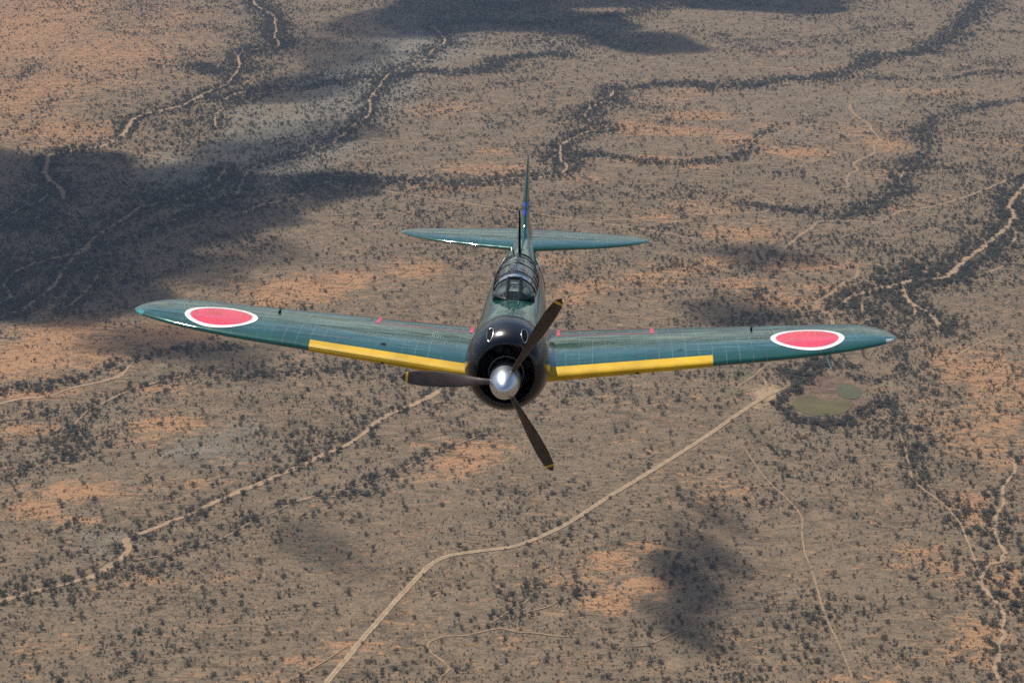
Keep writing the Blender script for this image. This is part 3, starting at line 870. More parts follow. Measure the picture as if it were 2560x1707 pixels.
def tube(path, r, n=8):
    path = [Vector(p) for p in path]
    secs = []
    rr = r if hasattr(r, '__len__') else [r] * len(path)
    for i, p in enumerate(path):
        t = (path[min(i + 1, len(path) - 1)] - path[max(i - 1, 0)]).normalized()
        a = t.orthogonal().normalized() if i == 0 else (a - t * a.dot(t)).normalized()
        b = t.cross(a)
        secs.append([tuple(p + (a * math.cos(q * 2 * math.pi / n) + b * math.sin(q * 2 * math.pi / n)) * rr[i]) for q in range(n)])
    return loft(secs)

# ---- wings
def W_le(s):
    q = min(max((s - 4.0) / 2.0, 0), 1)
    return 1.72 + .115 * s + (3.02 - 2.41) * (1 - math.sqrt(max(0, 1 - q * q)))
def W_te(s):
    q = min(max((s - 5.2) / .8, 0), 1)
    return 4.55 - .115 * s - (3.86 - 3.02) * (1 - math.sqrt(max(0, 1 - q * q)))
def naca(u, t):
    return 5 * t * (.2969 * math.sqrt(max(u, 0)) - .126 * u - .3516 * u * u + .2843 * u ** 3 - .1036 * u ** 4)
def camb(u, m=.004, p=.25):
    return m / p / p * (2 * p * u - u * u) if u < p else m / (1 - p) ** 2 * ((1 - 2 * p) + 2 * p * u - u * u)
def wing_pt(sg, s, u, up):
    a, b = W_le(s), W_te(s); c = b - a
    t = .120 - .004 * s
    z = -.527 + .0944 * s + c * (camb(u) + (naca(u, t) if up else -naca(u, t)))
    return Vector((sg * s, a + c * u, z))
def wing_off(sg, s, u, up, off):
    p = wing_pt(sg, s, u, up)
    if u < .003: return p + Vector((0, -off, 0))
    ds = min(s + .02, 5.995); du = min(u + .01, .999)
    n = (wing_pt(sg, ds, u, up) - wing_pt(sg, s - .02, u, up)).cross(wing_pt(sg, s, du, up) - wing_pt(sg, s, max(u - .01, .0005), up))
    if n.length < 1e-9: return p
    n.normalize()
    if (n.z < 0) == up and u > .004: n = -n
    return p + n * off
def airfoil_us(u0, u1, n):
    return [u0 + (u1 - u0) * (1 - math.cos(math.pi * i / n)) / 2 for i in range(n + 1)]
def wing_section(sg, s, u0, u1, n=20):
    us = airfoil_us(u0, u1, n)
    ring = [tuple(wing_pt(sg, s, u, True)) for u in us[::-1]]
    low = us if u0 > 0 else us[1:]
    ring += [tuple(wing_pt(sg, s, u, False)) for u in low]
    return ring
for sg, side in ((-1, 'right'), (1, 'left')):
    pic = 'picture left' if sg < 0 else 'picture right'
    inner = loft([wing_section(sg, s, 0, 1.0) for s in np.linspace(.30, 2.33, 14)], (False, True))
    mid = loft([wing_section(sg, s, 0, .79) for s in np.linspace(2.33, 5.27, 22)], (True, True))
    tips = [5.27 + .73 * math.sin(t) for t in np.linspace(0, math.pi / 2 * .985, 16)]
    tip = loft([wing_section(sg, s, 0, 1.0) for s in tips])
    w = fix(mesh_obj('wing', *join(inner, mid, tip), M_wing, plane, angle=35))
    w['label'] = 'wing on the %s with a red and white roundel' % pic
    al = loft([wing_section(sg, s, .80, 1.0, 8) for s in np.linspace(2.345, 5.255, 20)])
    fix(mesh_obj('aileron', *al, M_wing, w, angle=50))
    # yellow leading edge sleeve
    secs = []
    for s in np.linspace(.42, 3.10, 24):
        c = W_te(s) - W_le(s); du = .195 / c; dl = .36 / c
        row = [wing_off(sg, s, du * (1 - i / 10.0) ** 2, True, .004) for i in range(10)] + [wing_off(sg, s, max(dl * (i / 10.0) ** 2, 1e-4), False, .004) for i in range(0, 11)]
        secs.append([tuple(p) for p in row])
    o = fix(mesh_obj('yellow_leading_edge', *loft(secs, (False, False), closed=False), M_yellow, w, angle=60))
    # roundel
    def patch(name, mat, r0, r1, cs, cy, off):
        rings = np.linspace(r0, r1, 5 if r0 else 8)
        v, f = [], []
        n = 56
        for r in rings:
            for j in range(n):
                a = 2 * math.pi * j / n
                s = cs + r * math.cos(a); yy = cy + r * math.sin(a)
                u = (yy - W_le(s)) / (W_te(s) - W_le(s))
                v.append(tuple(wing_off(sg, s, u, True, off)))
        for i in range(len(rings) - 1):
            for j in range(n):
                f.append((i * n + j, i * n + (j + 1) % n, (i + 1) * n + (j + 1) % n, (i + 1) * n + j))
        return fix(mesh_obj(name, v, f, mat, w, angle=80))
    patch('roundel_disc', M_red, 0.001, .487, 4.605, 2.94, .005)
    patch('roundel_ring', M_white, .487, .572, 4.605, 2.94, .0055)
    # red walkway outline over the flap
    def strip(name, q):   # q: list of (s, Y) corner pairs along a strip, two edges
        v, f = [], []
        for (s1, y1), (s2, y2) in q:
            for s, yy in ((s1, y1), (s2, y2)):
                u = (yy - W_le(s)) / (W_te(s) - W_le(s))
                v.append(tuple(wing_off(sg, s, u, True, .005)))
        for i in range(len(q) - 1):
            f.append((2 * i, 2 * i + 1, 2 * i + 3, 2 * i + 2))
        return fix(mesh_obj(name, v, f, M_redline, w, smooth=True))
    yf = lambda s: W_te(s) - .66 + .06 * (s - .68)
    ts = np.linspace(.0, 1, 12)
    strip('red_line', [((.68, yf(.68) + t * (W_te(.68) - .01 - yf(.68))), (.735, yf(.735) + t * (W_te(.735) - .01 - yf(.735)))) for t in ts])
    strip('red_line', [((2.19, yf(2.19) + t * (W_te(2.19) - .01 - yf(2.19))), (2.25, yf(2.25) + t * (W_te(2.25) - .01 - yf(2.25)))) for t in ts])
    strip('red_line', [((.735 + t * 1.455, yf(.735 + t * 1.455)), (.735 + t * 1.455, yf(.735 + t * 1.455) + .028)) for t in ts])
    strip('red_line', [((.735 + t * 1.455, W_te(.735 + t * 1.455) - .030), (.735 + t * 1.455, W_te(.735 + t * 1.455) - .008)) for t in ts])
    # cannon muzzle in the leading edge
    g = wing_pt(sg, 1.94, .0, True) + Vector((0, .02, -.018))
    prof = [(g.y + .10, .001), (g.y - .012, .001), (g.y - .012, .033), (g.y - .004, .038), (g.y + .10, .038)]
    fix(mesh_obj('gun_muzzle', *loft(revolve(prof, 20, (g.x, g.z)), (False, False)), M_black, w))
    # lamp at the wing tip
    secs = []
    for s in np.linspace(5.80, 5.94, 7):
        us = np.linspace(.0, .11, 7)
        secs.append([tuple(wing_off(sg, s, u, True, .006)) for u in us[::-1]] + [tuple(wing_off(sg, s, max(u, 1e-4), False, .006)) for u in us])
    fix(mesh_obj('wing_tip_lamp', *loft(secs, (False, False), closed=False), M_green_lens if sg < 0 else M_clear_lens, w))
    # aileron balance bracket standing on the hinge line
    hb = wing_pt(sg, 3.80, .80, True)
    fix(mesh_obj('balance_bracket', *join(tube([hb, hb + Vector((0, .02, .04))], [.018, .013], 6), tube([hb + Vector((-.015, -.05, .02)), hb + Vector((.015, .05, .04))], .012, 6)), M_black, w))
    # filler cap
    cp = (1.98, .30) if sg < 0 else (2.62, .34)
    p = wing_off(sg, cp[0], cp[1] * .6, True, .004)
    fix(mesh_obj('filler_cap', *loft(revolve([(0, .001), (0, .045), (.006, .045)], 20), (False, False)), M_black if sg < 0 else M_wing, w)).matrix_local = Matrix.Translation(p) @ Matrix.Rotation(math.radians(-75), 4, 'X')
    if sg > 0:
        a = wing_pt(1, 4.83, 0, True) + Vector((0, .05, -.02))
        pt = fix(mesh_obj('pitot_tube', *tube([a, a + Vector((0, -.35, 0)), a + Vector((0, -.74, 0))], [.019, .016, .012], 10), M_wing, w))
        b = a + Vector((0, -.74, 0))
        fix(mesh_obj('pitot_head', *tube([b, b + Vector((0, -.07, 0))], [.016, .015], 10), M_steel, pt))

# ---- fuselage
ST = [ # y, half width, top, bottom, height of widest point, squareness
 (1.30, .555, .52, -.64, -.04, 2.0), (1.55, .575, .555, -.67, -.05, 2.05), (2.0, .57, .535, -.70, -.06, 2.15), (2.5, .55, .50, -.72, -.07, 2.3),
 (2.9, .535, .475, -.72, -.08, 2.45), (3.4, .525, .46, -.72, -.08, 2.5), (4.0, .505, .46, -.70, -.08, 2.5), (4.6, .475, .48, -.65, -.07, 2.4), (5.1, .445, .54, -.59, -.05, 2.25),
 (5.5, .430, .570, -.53, -.08, 1.9), (6.0, .395, .550, -.44, -.06, 1.85), (6.6, .325, .515, -.33, -.01, 1.85), (7.2, .250, .485, -.22, .06, 1.9), (7.8, .175, .45, -.10, .13, 2.0),
 (8.3, .115, .40, -.01, .17, 2.0), (8.7, .065, .35, .07, .20, 2.0), (9.0, .02, .27, .16, .22, 2.0)]
SA = np.array(ST)
def fus(y): return [float(np.interp(y, SA[:, 0], SA[:, i])) for i in range(1, 6)]
def fus_sec(y, n=96):
    hw, zt, zb, zc, e = fus(y)
    ring = []
    for j in range(n):
        a = 2 * math.pi * j / n
        c, s = math.cos(a), math.sin(a)
        x = hw * math.copysign(abs(c) ** (2 / e), c)
        z = zc + (zt - zc if s > 0 else zc - zb) * math.copysign(abs(s) ** (2 / e), s)
        ring.append((x, y, z))
    return ring
def fus_x(y, z):
    hw, zt, zb, zc, e = fus(y)
    q = (z - zc) / (zt - zc) if z > zc else (zc - z) / (zc - zb)
    return hw * max(0, 1 - abs(q) ** e) ** (1 / e)
ys = list(np.linspace(1.3, 9.0, 78))
fu = fix(mesh_obj('fuselage', *loft([fus_sec(y) for y in ys]), M_fus, plane, angle=60))
for sg in (-1, 1):
    def side(name, mat, r0, r1, off):
        v, f = [], []; n = 48; rings = np.linspace(r0, r1, 6)
        for r in rings:
            for j in range(n):
                a = 2 * math.pi * j / n
                yy = 5.80 + r * math.cos(a); z = .02 + r * math.sin(a)
                x0 = fus_x(yy, z); nx_ = fus_x(yy, z - .01) - fus_x(yy, z + .01); L_ = math.hypot(.02, nx_); v.append((sg * (x0 + off * .02 / L_), yy, z + off * nx_ / L_))
        for i in range(len(rings) - 1):
            for j in range(n):
                f.append((i * n + j, i * n + (j + 1) % n, (i + 1) * n + (j + 1) % n, (i + 1) * n + j))
        fix(mesh_obj(name, v, f, mat, fu, angle=80))
    side('roundel_disc', M_red, .001, .285, .014)
    side('roundel_ring', M_white, .285, .385, .015)
    # wing root fillet
    secs = []
    for y in np.linspace(1.75, 4.95, 22):
        u = min(max((y - W_le(.7)) / (W_te(.7) - W_le(.7)), .0), 1)
        grow = .05 + .17 * max(0, (y - 2.6) / 2.3)
        zz = wing_pt(sg, .62, u, True).z
        fin_ = 1 - max(0, (y - 4.5) / .45)
        row = []
        for q in np.linspace(0, 1, 9):
            z = zz + grow * 1.5 * (1 - q) ** 2 * fin_ - .004 + .008 * fin_
            x = fus_x(y, min(z, .3)) - .015 + (.06 + grow) * q * q * fin_ + .01 * q
            row.append((sg * x, y, z))
        secs.append(row)
    fix(mesh_obj('wing_fillet', *loft(secs, (False, False), closed=False), M_fus, plane, angle=70))

# ---- tailplane and fin
def T_le(s):
    q = min(max((s - 1.2) / 1.05, 0), 1)
    return 6.72 + .31 * s + (7.88 - 7.4175) * (1 - math.sqrt(max(0, 1 - q * q)))
def T_te(s):
    q = min(max((s - 1.9) / .35, 0), 1)
    return 8.50 - .17 * s - (8.1175 - 7.88) * (1 - math.sqrt(max(0, 1 - q * q)))
def tail_sec(sg, s, u0, u1, n=12):
    a, b = T_le(s), T_te(s); c = b - a
    us = airfoil_us(u0, u1, n)
    up = [(sg * s, a + c * u, .335 + c * naca(u, .085)) for u in us[::-1]]
    lo = [(sg * s, a + c * u, .335 - c * naca(u, .10)) for u in (us if u0 > 0 else us[1:])]
    return up + lo
for sg in (-1, 1):
    ss_ = list(np.linspace(.08, 1.9, 14)) + [1.9 + .35 * math.sin(t) for t in np.linspace(.1, math.pi / 2 * .98, 10)]
    tp = fix(mesh_obj('tailplane', *loft([tail_sec(sg, s, 0, .62 if s < 1.93 else 1.0) for s in ss_]), M_tail, plane, angle=40))
    fix(mesh_obj('elevator', *loft([tail_sec(sg, s, .63, 1.0, 8) for s in np.linspace(.14, 1.9, 14)]), M_tail, tp, angle=40))
def F_le(z):
    base = np.interp(z, [.30, .50, .62, .75, 1.0, 1.3, 1.5], [6.55, 6.95, 7.22, 7.40, 7.62, 7.86, 8.03])
    q = min(max((z - 1.35) / .41, 0), 1)
    return float(base) + .30 * (1 - math.sqrt(max(0, 1 - q * q)))
def F_te(z):
    base = np.interp(z, [.1, .5, .9, 1.3, 1.8], [8.85, 8.98, 8.98, 8.92, 8.80])
    q = min(max((z - 1.15) / .61, 0), 1)
    return float(base) - .42 * (1 - math.sqrt(max(0, 1 - q * q)))
def fin_sec(z, u0, u1, n=12, grow=1.0):
    a, b = F_le(z), F_te(z); c = b - a
    tk = float(np.interp(z, [.3, .45, .6, .8, 1.76], [.16, .12, .095, .082, .07]))
    us = airfoil_us(u0, u1, n)
    up = [(c * naca(u, tk) * grow, a + c * u, z) for u in us[::-1]]
    lo = [(-c * naca(u, tk) * grow, a + c * u, z) for u in (us if u0 > 0 else us[1:])]
    return up + lo
zs_ = list(np.linspace(.30, 1.35, 20)) + [1.35 + .41 * math.sin(t) for t in np.linspace(.12, math.pi / 2 * .97, 10)]
fin = fix(mesh_obj('tail_fin', *loft([fin_sec(z, 0, .56 if z < 1.6 else 1.0) for z in zs_]), M_tail, plane, angle=40))
fix(mesh_obj('rudder', *loft([fin_sec(z, .57, 1.0, 8) for z in np.linspace(.22, 1.58, 16)]), M_tail, fin, angle=40))
for z0, z1 in ((.80, .885), (.93, 1.00)):
    v, f = loft([fin_sec(z, 0, .56, 12, 1.0) for z in np.linspace(z0, z1, 4)], (False, False), closed=False)
    o = fix(mesh_obj('blue_band', v, f, M_blue, fin))
    for vv in o.data.vertices:
        vv.co.x += math.copysign(.004, vv.co.x) if abs(vv.co.x) > 1e-4 else 0
        vv.co.y -= .004 if abs(vv.co.x) < .02 else 0
tube_ = tube([(0, 9.0, .20), (0, 9.05, .20)], [.02, .012], 8)
fix(mesh_obj('tail_lamp', *tube_, M_clear_lens, plane))

# ---- cowl, engine, propeller
CZ = -.075
PROF = [(1.56, .592), (1.42, .612), (1.25, .630), (1.05, .630), (.90, .606), (.78, .574), (.69, .530), (.635, .482), (.610, .440), (.618, .415), (.66, .402), (.80, .405), (1.05, .42), (1.10, .40)]
def smooth_prof(P, n=44):
    q = catmull([np.array(p) for p in P], .02)
    return [tuple(p) for p in q]
cow = fix(mesh_obj('cowling', *loft(revolve(smooth_prof(PROF), 64, (0, CZ), 1.085, 1.045), (False, False)), M_cowl, plane, angle=60))
cow['label'] = 'round glossy black engine cowling'
def cowl_pt(y, x, off=0.0):
    pr = [p for p in smooth_prof(PROF)]
    out = [p for p in pr if p[0] >= .611]
    k = pr.index(min(pr, key=lambda p: p[0]))
    oy = [p[0] for p in pr[:k + 1]][::-1]; orr = [p[1] for p in pr[:k + 1]][::-1]
    r = float(np.interp(y, oy, orr)) + off
    a = math.asin(max(-1, min(1, x / r)))
    return Vector((x, y, CZ + r * math.cos(a) * 1.085))
for sg in (-1, 1):
    rim, hole = [], []
    n = 28
    for j in range(n):
        a = 2 * math.pi * j / n
        ca_, sa_ = math.cos(a), math.sin(a)
        rim.append((cowl_pt(.79 + .128 * sa_, sg * .252 + .045 * ca_, .007), cowl_pt(.79 + .136 * sa_, sg * .252 + .050 * ca_, .004), cowl_pt(.79 + .124 * sa_, sg * .252 + .042 * ca_, .003)))
    v = [tuple(p[i]) for p in rim for i in range(3)]
    f = []
    for j in range(n):
        k = (j + 1) % n
        f += [(3 * j, 3 * j + 1, 3 * k + 1, 3 * k), (3 * j, 3 * k, 3 * k + 2, 3 * j + 2)]
    gp = fix(mesh_obj('gun_port_rim', v, f, M_steel, cow, angle=80))
    rings = [0.02, .35, .7, 1.0]
    v = [tuple(cowl_pt(.79 + .124 * q * math.sin(2 * math.pi * j / n), sg * .252 + .043 * q * math.cos(2 * math.pi * j / n), .005)) for q in rings for j in range(n)]
    f = [(i_ * n + j, i_ * n + (j + 1) % n, (i_ + 1) * n + (j + 1) % n, (i_ + 1) * n + j) for i_ in range(3) for j in range(n)]
    fix(mesh_obj('gun_port_dark_patch', v, f, M_black, gp, angle=80))  # black patch over the uncut cowl paints the shade inside the port
HZ = -.11
eng = fix(mesh_obj('engine', *loft(revolve([(1.08, .40), (1.06, .12), (.80, .12), (.74, .20), (.70, .20), (.60, .13), (.50, .10)], 32, (0, HZ + .02))), M_eng, plane, angle=30))
for j in range(7):
    a = math.radians(90 + j * 360 / 7.0)
    d = Vector((math.cos(a), 0, math.sin(a)))
    base_ = Vector((0, .90, HZ + .02))
    path, rad = [], []
    for i in range(13):
        q = .16 + .20 * i / 12
        path.append(base_ + d * q); rad.append(.072 if i % 2 else .060)
    fix(mesh_obj('cylinder', *tube(path, rad, 12), M_eng, eng, angle=20))
    fix(mesh_obj('pushrod', *tube([base_ + d * .17 + Vector((.03, -.12, 0)), base_ + d * .36 + Vector((.03, -.07, 0))], .010, 6), M_eng, eng))
tor = [(0.255 * math.cos(a), .74, HZ + .02 + .255 * math.sin(a)) for a in np.linspace(0, 2 * math.pi, 41)]
fix(mesh_obj('ignition_ring', *tube(tor, .010, 8), M_ring, eng))
spin_prof = [(-.10, .0005), (-.097, .022), (-.085, .050), (-.055, .088), (-.01, .126), (.06, .165), (.15, .196), (.25, .214), (.36, .222), (.47, .222)]
fix(mesh_obj('spinner', *loft(revolve(smooth_prof(spin_prof), 48, (0, HZ)), (False, True)), M_spin, plane, angle=60))
fix(mesh_obj('spinner_backplate', *loft(revolve([(.465, .10), (.465, .245), (.50, .245), (.50, .10)], 40, (0, HZ)), (True, True)), M_cowl, plane, angle=40))
def blade():
    secs = []
    N = 26
    for i in range(N):
        t = i / (N - 1.0); r = .14 + (1.50 - .14) * t
        ch = float(np.interp(r, [.14, .30, .55, .9, 1.2, 1.38, 1.46, 1.495, 1.50], [.085, .105, .19, .235, .225, .18, .12, .055, .02]))
        th = float(np.interp(r, [.14, .30, .6, 1.0, 1.5], [.080, .075, .035, .020, .006]))
        pitch = math.radians(float(np.interp(r, [.14, .4, .8, 1.2, 1.5], [62, 54, 38, 29, 24])))
        ring = []
        for j in range(16):
            a = 2 * math.pi * j / 16
            px, py = ch / 2 * math.cos(a), th / 2 * math.sin(a) * (1 + .25 * math.cos(a))
            ring.append((px * math.cos(pitch) - py * math.sin(pitch), px * math.sin(pitch) + py * math.cos(pitch), r))
        secs.append(ring)
    return secs
BS = blade()
for ang in (31, 151, 271):
    M = Matrix.Translation((0, .33, HZ)) @ Matrix.Rotation(math.radians(ang), 4, 'Y')
    tf = lambda ring: [tuple(M @ Vector(p)) for p in ring]
    b = fix(mesh_obj('propeller_blade', *loft([tf(s) for s in BS]), M_blade, plane, angle=50))
    grow = [[(p[0] * 1.012, p[1] * 1.012 - .002 * 0, p[2]) for p in s] for s in BS]
    band = []
    for r0 in np.linspace(1.40, 1.435, 3):
        i = (r0 - .14) / (1.36) * 25; k_ = int(i); fr_ = i - k_
        ring = []
        for p, q in zip(BS[k_], BS[k_ + 1]):
            c_ = [p[m_] * (1 - fr_) + q[m_] * fr_ for m_ in range(3)]
            L = math.hypot(c_[0], c_[1]) + 1e-9
            ring.append((c_[0] * (1 + .003 / L), c_[1] * (1 + .003 / L), c_[2]))
        band.append(tf(ring))
    fix(mesh_obj('tip_band', *loft(band, (False, False)), M_tip, b))

# ---- cockpit and canopy
cp = fix(mesh_obj('cockpit_floor', *loft([[(-.33, 2.95, .30), (.33, 2.95, .30), (.33, 2.95, .475), (-.33, 2.95, .475)], [(-.33, 5.0, .30), (.33, 5.0, .30), (.33, 5.0, .50), (-.33, 5.0, .50)]]), M_dark, plane, smooth=False))
fix(mesh_obj('instrument_hood', *loft([[(.27 * math.cos(a) * k, y, .47 + .13 * math.sin(a) * k) for a in np.linspace(0, math.pi, 13)] for y, k in ((2.98, .8), (3.10, 1.0), (3.25, 1.0))]), M_hood, cp))
fix(mesh_obj('gun_sight', *join(tube([(0, 3.12, .56), (0, 3.12, .64)], [.035, .028], 8), tube([(-.05, 3.13, .655), (.05, 3.13, .655)], .018, 6)), M_steel, cp))
fix(mesh_obj('seat_back', *loft([[(-.2, y, .46), (.2, y, .46), (.17, y, .60), (.08, y, .68), (-.08, y, .68), (-.17, y, .60)] for y in (4.05, 4.12)]), M_seat, cp, smooth=False))
def arch(y, hw, zs, zt, n=25, e=1.75):
    out = []
    for i in range(n):
        a = math.pi * i / (n - 1)
        c, s = math.cos(a), math.sin(a)
        out.append(Vector((hw * math.copysign(abs(c) ** (2 / e), c), y, zs + (zt - zs) * abs(s) ** (2 / e))))
    return out
# hoops: y, sill half width, sill height, top
HO = [(3.30, .335, .43, .715), (3.58, .350, .43, .745), (4.10, .355, .43, .748), (4.60, .325, .44, .735), (4.95, .285, .46, .690), (5.28, .21, .49, .61)]
canopy = fix(mesh_obj('canopy', *join(*[tube(arch(*h, n=25), .009 if 0 < i < 5 else .014, 6) for i, h in enumerate(HO)]), M_frame, plane))
canopy['label'] = 'framed greenhouse canopy with sliding hood'
cuts = [0, 5, 12, 19, 24]
for i in range(len(HO) - 1):
    A0, A1 = arch(*HO[i]), arch(*HO[i + 1])
    Am = [(p + q) / 2 for p, q in zip(A0, A1)]
    for c0, c1 in zip(cuts[:-1], cuts[1:]):
        secs = [[tuple(p) for p in a_[c0:c1 + 1]] for a_ in (A0, Am, A1)]
        fix(mesh_obj('pane', *loft(secs, (False, False), closed=False), M_glass, canopy, angle=80))
for c0 in (0, 5, 12, 19, 24):
    path = []
    for i, h in enumerate(HO): path.append(arch(*h)[c0])
    fix(mesh_obj('canopy_rail', *tube(path, .007, 6), M_frame, canopy))
# two extra side frames on the sliding hood
for yy in (3.84, 4.35):
    k = 1 if yy < 4.1 else 2
    t = (yy - HO[k][0]) / (HO[k + 1][0] - HO[k][0])
    hh = tuple(a_ * (1 - t) + b_ * t for a_, b_ in zip(HO[k], HO[k + 1]))
    for rg in ((0, 6), (19, 25)):
        fix(mesh_obj('side_frame', *tube(arch(*hh)[rg[0]:rg[1]], .009, 6), M_frame, canopy))
# windscreen: flat middle pane and two curved side panes
ws = bpy.data.objects.new('windscreen', None); 
top = arch(*HO[0])
tc0, tc1 = Vector((-.100, 3.29, .708)), Vector((.100, 3.29, .708))
b0, b1 = Vector((-.105, 2.78, .475)), Vector((.105, 2.78, .475))
s0, s1 = Vector((-.31, 3.02, .47)), Vector((.31, 3.02, .47))
def side_pane(tc, b, s, tops):
    rows = []
    n = len(tops)
    for t in np.linspace(0, 1, 6):
        row = []
        for i, tp_ in enumerate(tops):
            q = i / (n - 1.0)
            low = b * (1 - q) ** 1 + s * q
            low = low + Vector((0, -.05, 0)) * math.sin(q * math.pi) * .6
            p = low * (1 - t) + tp_ * t
            p = p + Vector((math.copysign(.03, s.x), -.01, .035)) * math.sin(math.pi * t) * math.sin(math.pi * q) * 1.0
            row.append(tuple(p))
        rows.append(row)
    return rows
trow = [p for p in top if p.x < -.100][::-1]
trow = sorted([p for p in top if p.x <= -.100], key=lambda p: -p.x)
trow = [p for p in trow if p.z > .50]
wf = fix(mesh_obj('windscreen_frame', *join(tube([b0, tc0], .026, 6), tube([b1, tc1], .026, 6), tube([b0, b1], .030, 6), tube([b0, (b0 + s0) / 2 + Vector((0, -.04, .01)), s0], .034, 6), tube([b1, (b1 + s1) / 2 + Vector((0, -.04, .01)), s1], .034, 6), tube([tc0, tc1], .018, 6)), M_frame, plane))
fix(mesh_obj('pane', [tuple(b0), tuple(b1), tuple(tc1), tuple(tc0)], [(0, 1, 2, 3)], M_screen, wf, smooth=False))
L0 = side_pane(tc0, b0, s0, trow)
fix(mesh_obj('pane', *loft(L0, (False, False), closed=False), M_screen, wf, angle=80))
fix(mesh_obj('pane', *loft([[(-x_, y_, z_) for x_, y_, z_ in r_] for r_ in L0], (False, False), closed=False), M_screen, wf, angle=80))
bpy.data.objects.remove(ws)
# hood edge over the windscreen; its steel stands in for glare on the hoop
fix(mesh_obj('hood_edge', *loft([[tuple(p + Vector((0, 0, .006))) for p in arch(3.31, .338, .43, .718)[6:19]], [tuple(p + Vector((0, 0, .006))) for p in arch(3.42, .345, .43, .732)[6:19]]], (False, False), closed=False), M_steel, canopy))
# aerials
fix(mesh_obj('antenna_mast', *tube([(0, 5.20, .60), (-.01, 5.19, 1.0), (-.02, 5.18, 1.385)], [.024, .019, .012], 8), M_black, plane))
fix(mesh_obj('whip_antenna', *loft([[(-.105, 5.15, .60), (-.075, 5.15, .60), (-.09, 5.22, .60)], [(-.125, 5.20, .77), (-.121, 5.20, .77), (-.123, 5.21, .77)]]), M_black, plane))

# ------------------------------------------------------------------ broken cumulus: these throw the shadows on the plain
def mat_cloud(name, dens):
    k = NT(name)
    k.t.nodes.remove(k.b)
    v = k.n('ShaderNodeVolumePrincipled')
    v.inputs['Color'].default_value = (.97, .98, 1, 1)
    v.inputs['Density'].default_value = dens
    v.inputs['Anisotropy'].default_value = .5
    k.l(v.outputs[0], k.out.inputs['Volume'])
    return k.m
def cloud_mesh(seed, sub=4, flat=.45):
    bm = bmesh.new()
    bmesh.ops.create_icosphere(bm, subdivisions=sub, radius=1.0)
    r = random.Random(seed)
    K = [(Vector((r.uniform(-1, 1), r.uniform(-1, 1), r.uniform(-1, 1))).normalized(), r.uniform(.25, .6), r.uniform(.12, .42)) for _ in range(22)]
    for v in bm.verts:
        d = v.co.normalized()
        g = .72
        for c, w_, a_ in K:
            g += a_ * math.exp(-((d - c).length / w_) ** 2)
        g += .10 * (vnoise(np.array([d.x * 4 + seed]), np.array([d.y * 4 + d.z * 3]), 3)[0] - .5)
        v.co = d * g
        if v.co.z < 0: v.co.z *= flat
    me = bpy.data.meshes.new('cloud')
    bm.to_mesh(me); bm.free()
    me.shade_smooth()
    return me
CB = 1600.0
def shade(x, y, rx, ry, dens, seed):
    k2 = 2560 / 2352.0
    c = G(x * k2, y * k2)
    ax = abs(G((x + rx) * k2, y * k2)[0] - c[0])
    ay = abs(G(x * k2, (y - ry) * k2)[1] - G(x * k2, (y + ry) * k2)[1]) / 2
    p = Vector((c[0], c[1], 0)) + SUN * (CB / SUN.z)
    me = cloud_mesh(seed)
    me.materials.append(mat_cloud('cloud_vapour', dens))
    o = bpy.data.objects.new('cloud', me)
    C.objects.link(o)
    o.location = p; o.scale = (ax * .86, ay * .86, 90.0); o.rotation_euler = (0, 0, 0)
    tag(o, 'drifting cumulus cloud above the picture', kind='stuff')
for i, q in enumerate([(60, 580, 300, 150, .060), (260, 560, 260, 95, .050), (480, 500, 220, 62, .036), (690, 430, 190, 40, .022), (330, 430, 280, 66, .030), (0, 420, 240, 95, .050),
          (160, 690, 240, 60, .036), (330, 775, 210, 46, .014), (560, 350, 170, 50, .014), (760, 300, 140, 42, .010), (420, 620, 180, 42, .012), (580, 570, 150, 36, .009), (120, 480, 340, 180, .010),
          (1080, 25, 240, 46, .060), (1300, 55, 160, 28, .040), (1470, 95, 160, 26, .036), (1740, 6, 200, 20, .050), (1330, 0, 260, 24, .036), (900, 60, 200, 40, .014), (780, 120, 160, 42, .011),
          (1570, 1330, 56, 66, .050), (1540, 1420, 50, 48, .040), (1600, 1255, 48, 54, .030), (1635, 1180, 38, 44, .018), (1580, 1340, 95, 110, .006), (715, 1250, 110, 46, .007), (650, 1215, 80, 36, .005),
          (1730, 578, 150, 24, .014), (1680, 715, 140, 36, .013), (520, 815, 120, 30, .011), (660, 200, 140, 44, .013)]):
    shade(*q, 900 + i)
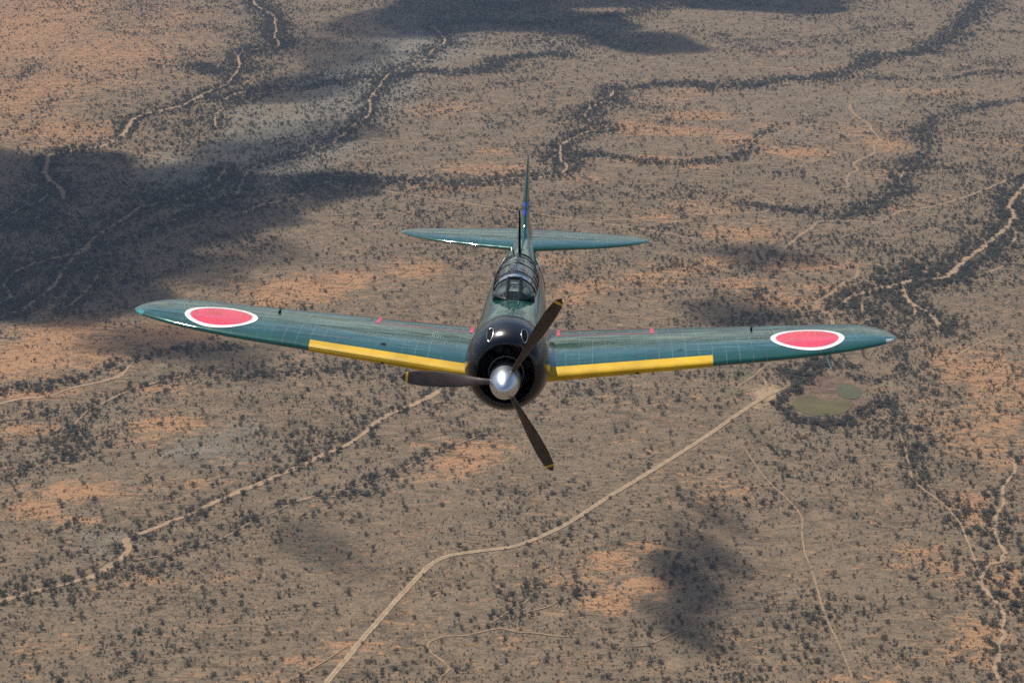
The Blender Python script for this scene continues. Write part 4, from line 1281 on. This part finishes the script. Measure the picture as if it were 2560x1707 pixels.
# the rest of the cumulus field stands all round, far off
def mat_far():
    k = NT('cloud_white')
    d = k.n('ShaderNodeBsdfDiffuse'); d.inputs[0].default_value = (.93, .93, .93, 1)
    t = k.n('ShaderNodeBsdfTranslucent'); t.inputs[0].default_value = (.90, .91, .93, 1)
    mx = k.n('ShaderNodeMixShader'); mx.inputs[0].default_value = .4
    k.t.nodes.remove(k.b)
    k.l(d.outputs[0], mx.inputs[1]); k.l(t.outputs[0], mx.inputs[2]); k.l(mx.outputs[0], k.out.inputs[0])
    return k.m
M_far = mat_far()
FAR = [cloud_mesh(700 + i, 4, .12) for i in range(5)]
for m_ in FAR: m_.materials.append(M_far)
for i in range(130):
    a = 2 * math.pi * (i + .8 * random.random()) / 130
    d = random.uniform(7500, 26000)
    o = bpy.data.objects.new('cloud', FAR[i % 5])
    C.objects.link(o)
    w_ = random.uniform(700, 1900)
    o.location = (d * math.sin(a), d * math.cos(a), random.uniform(1500, 1750))
    o.scale = (w_, w_ * random.uniform(.6, 1.0), random.uniform(350, 900))
    o.rotation_euler = (0, 0, random.uniform(0, 6.28))
    tag(o, 'far fair weather cumulus cloud outside the picture', kind='stuff')

# ------------------------------------------------------------------ the air between
def box(name, lo, hi):
    v = [(x, y, z) for x in (lo[0], hi[0]) for y in (lo[1], hi[1]) for z in (lo[2], hi[2])]
    f = [(0, 1, 3, 2), (4, 6, 7, 5), (0, 4, 5, 1), (2, 3, 7, 6), (0, 2, 6, 4), (1, 5, 7, 3)]
    return fix(mesh_obj(name, v, f, None, None, smooth=False))
hz = box('haze', (-90000, -90000, -1.0), (90000, 90000, 512.0))
k = NT('haze_air')
k.t.nodes.remove(k.b)
v = k.n('ShaderNodeVolumePrincipled')
v.inputs['Color'].default_value = (.50, .70, 1.0, 1)
v.inputs['Density'].default_value = .000042
v.inputs['Anisotropy'].default_value = .2
k.l(v.outputs[0], k.out.inputs['Volume'])
hz.data.materials.append(k.m)
tag(hz, 'thin blue air haze over the whole plain', kind='stuff')
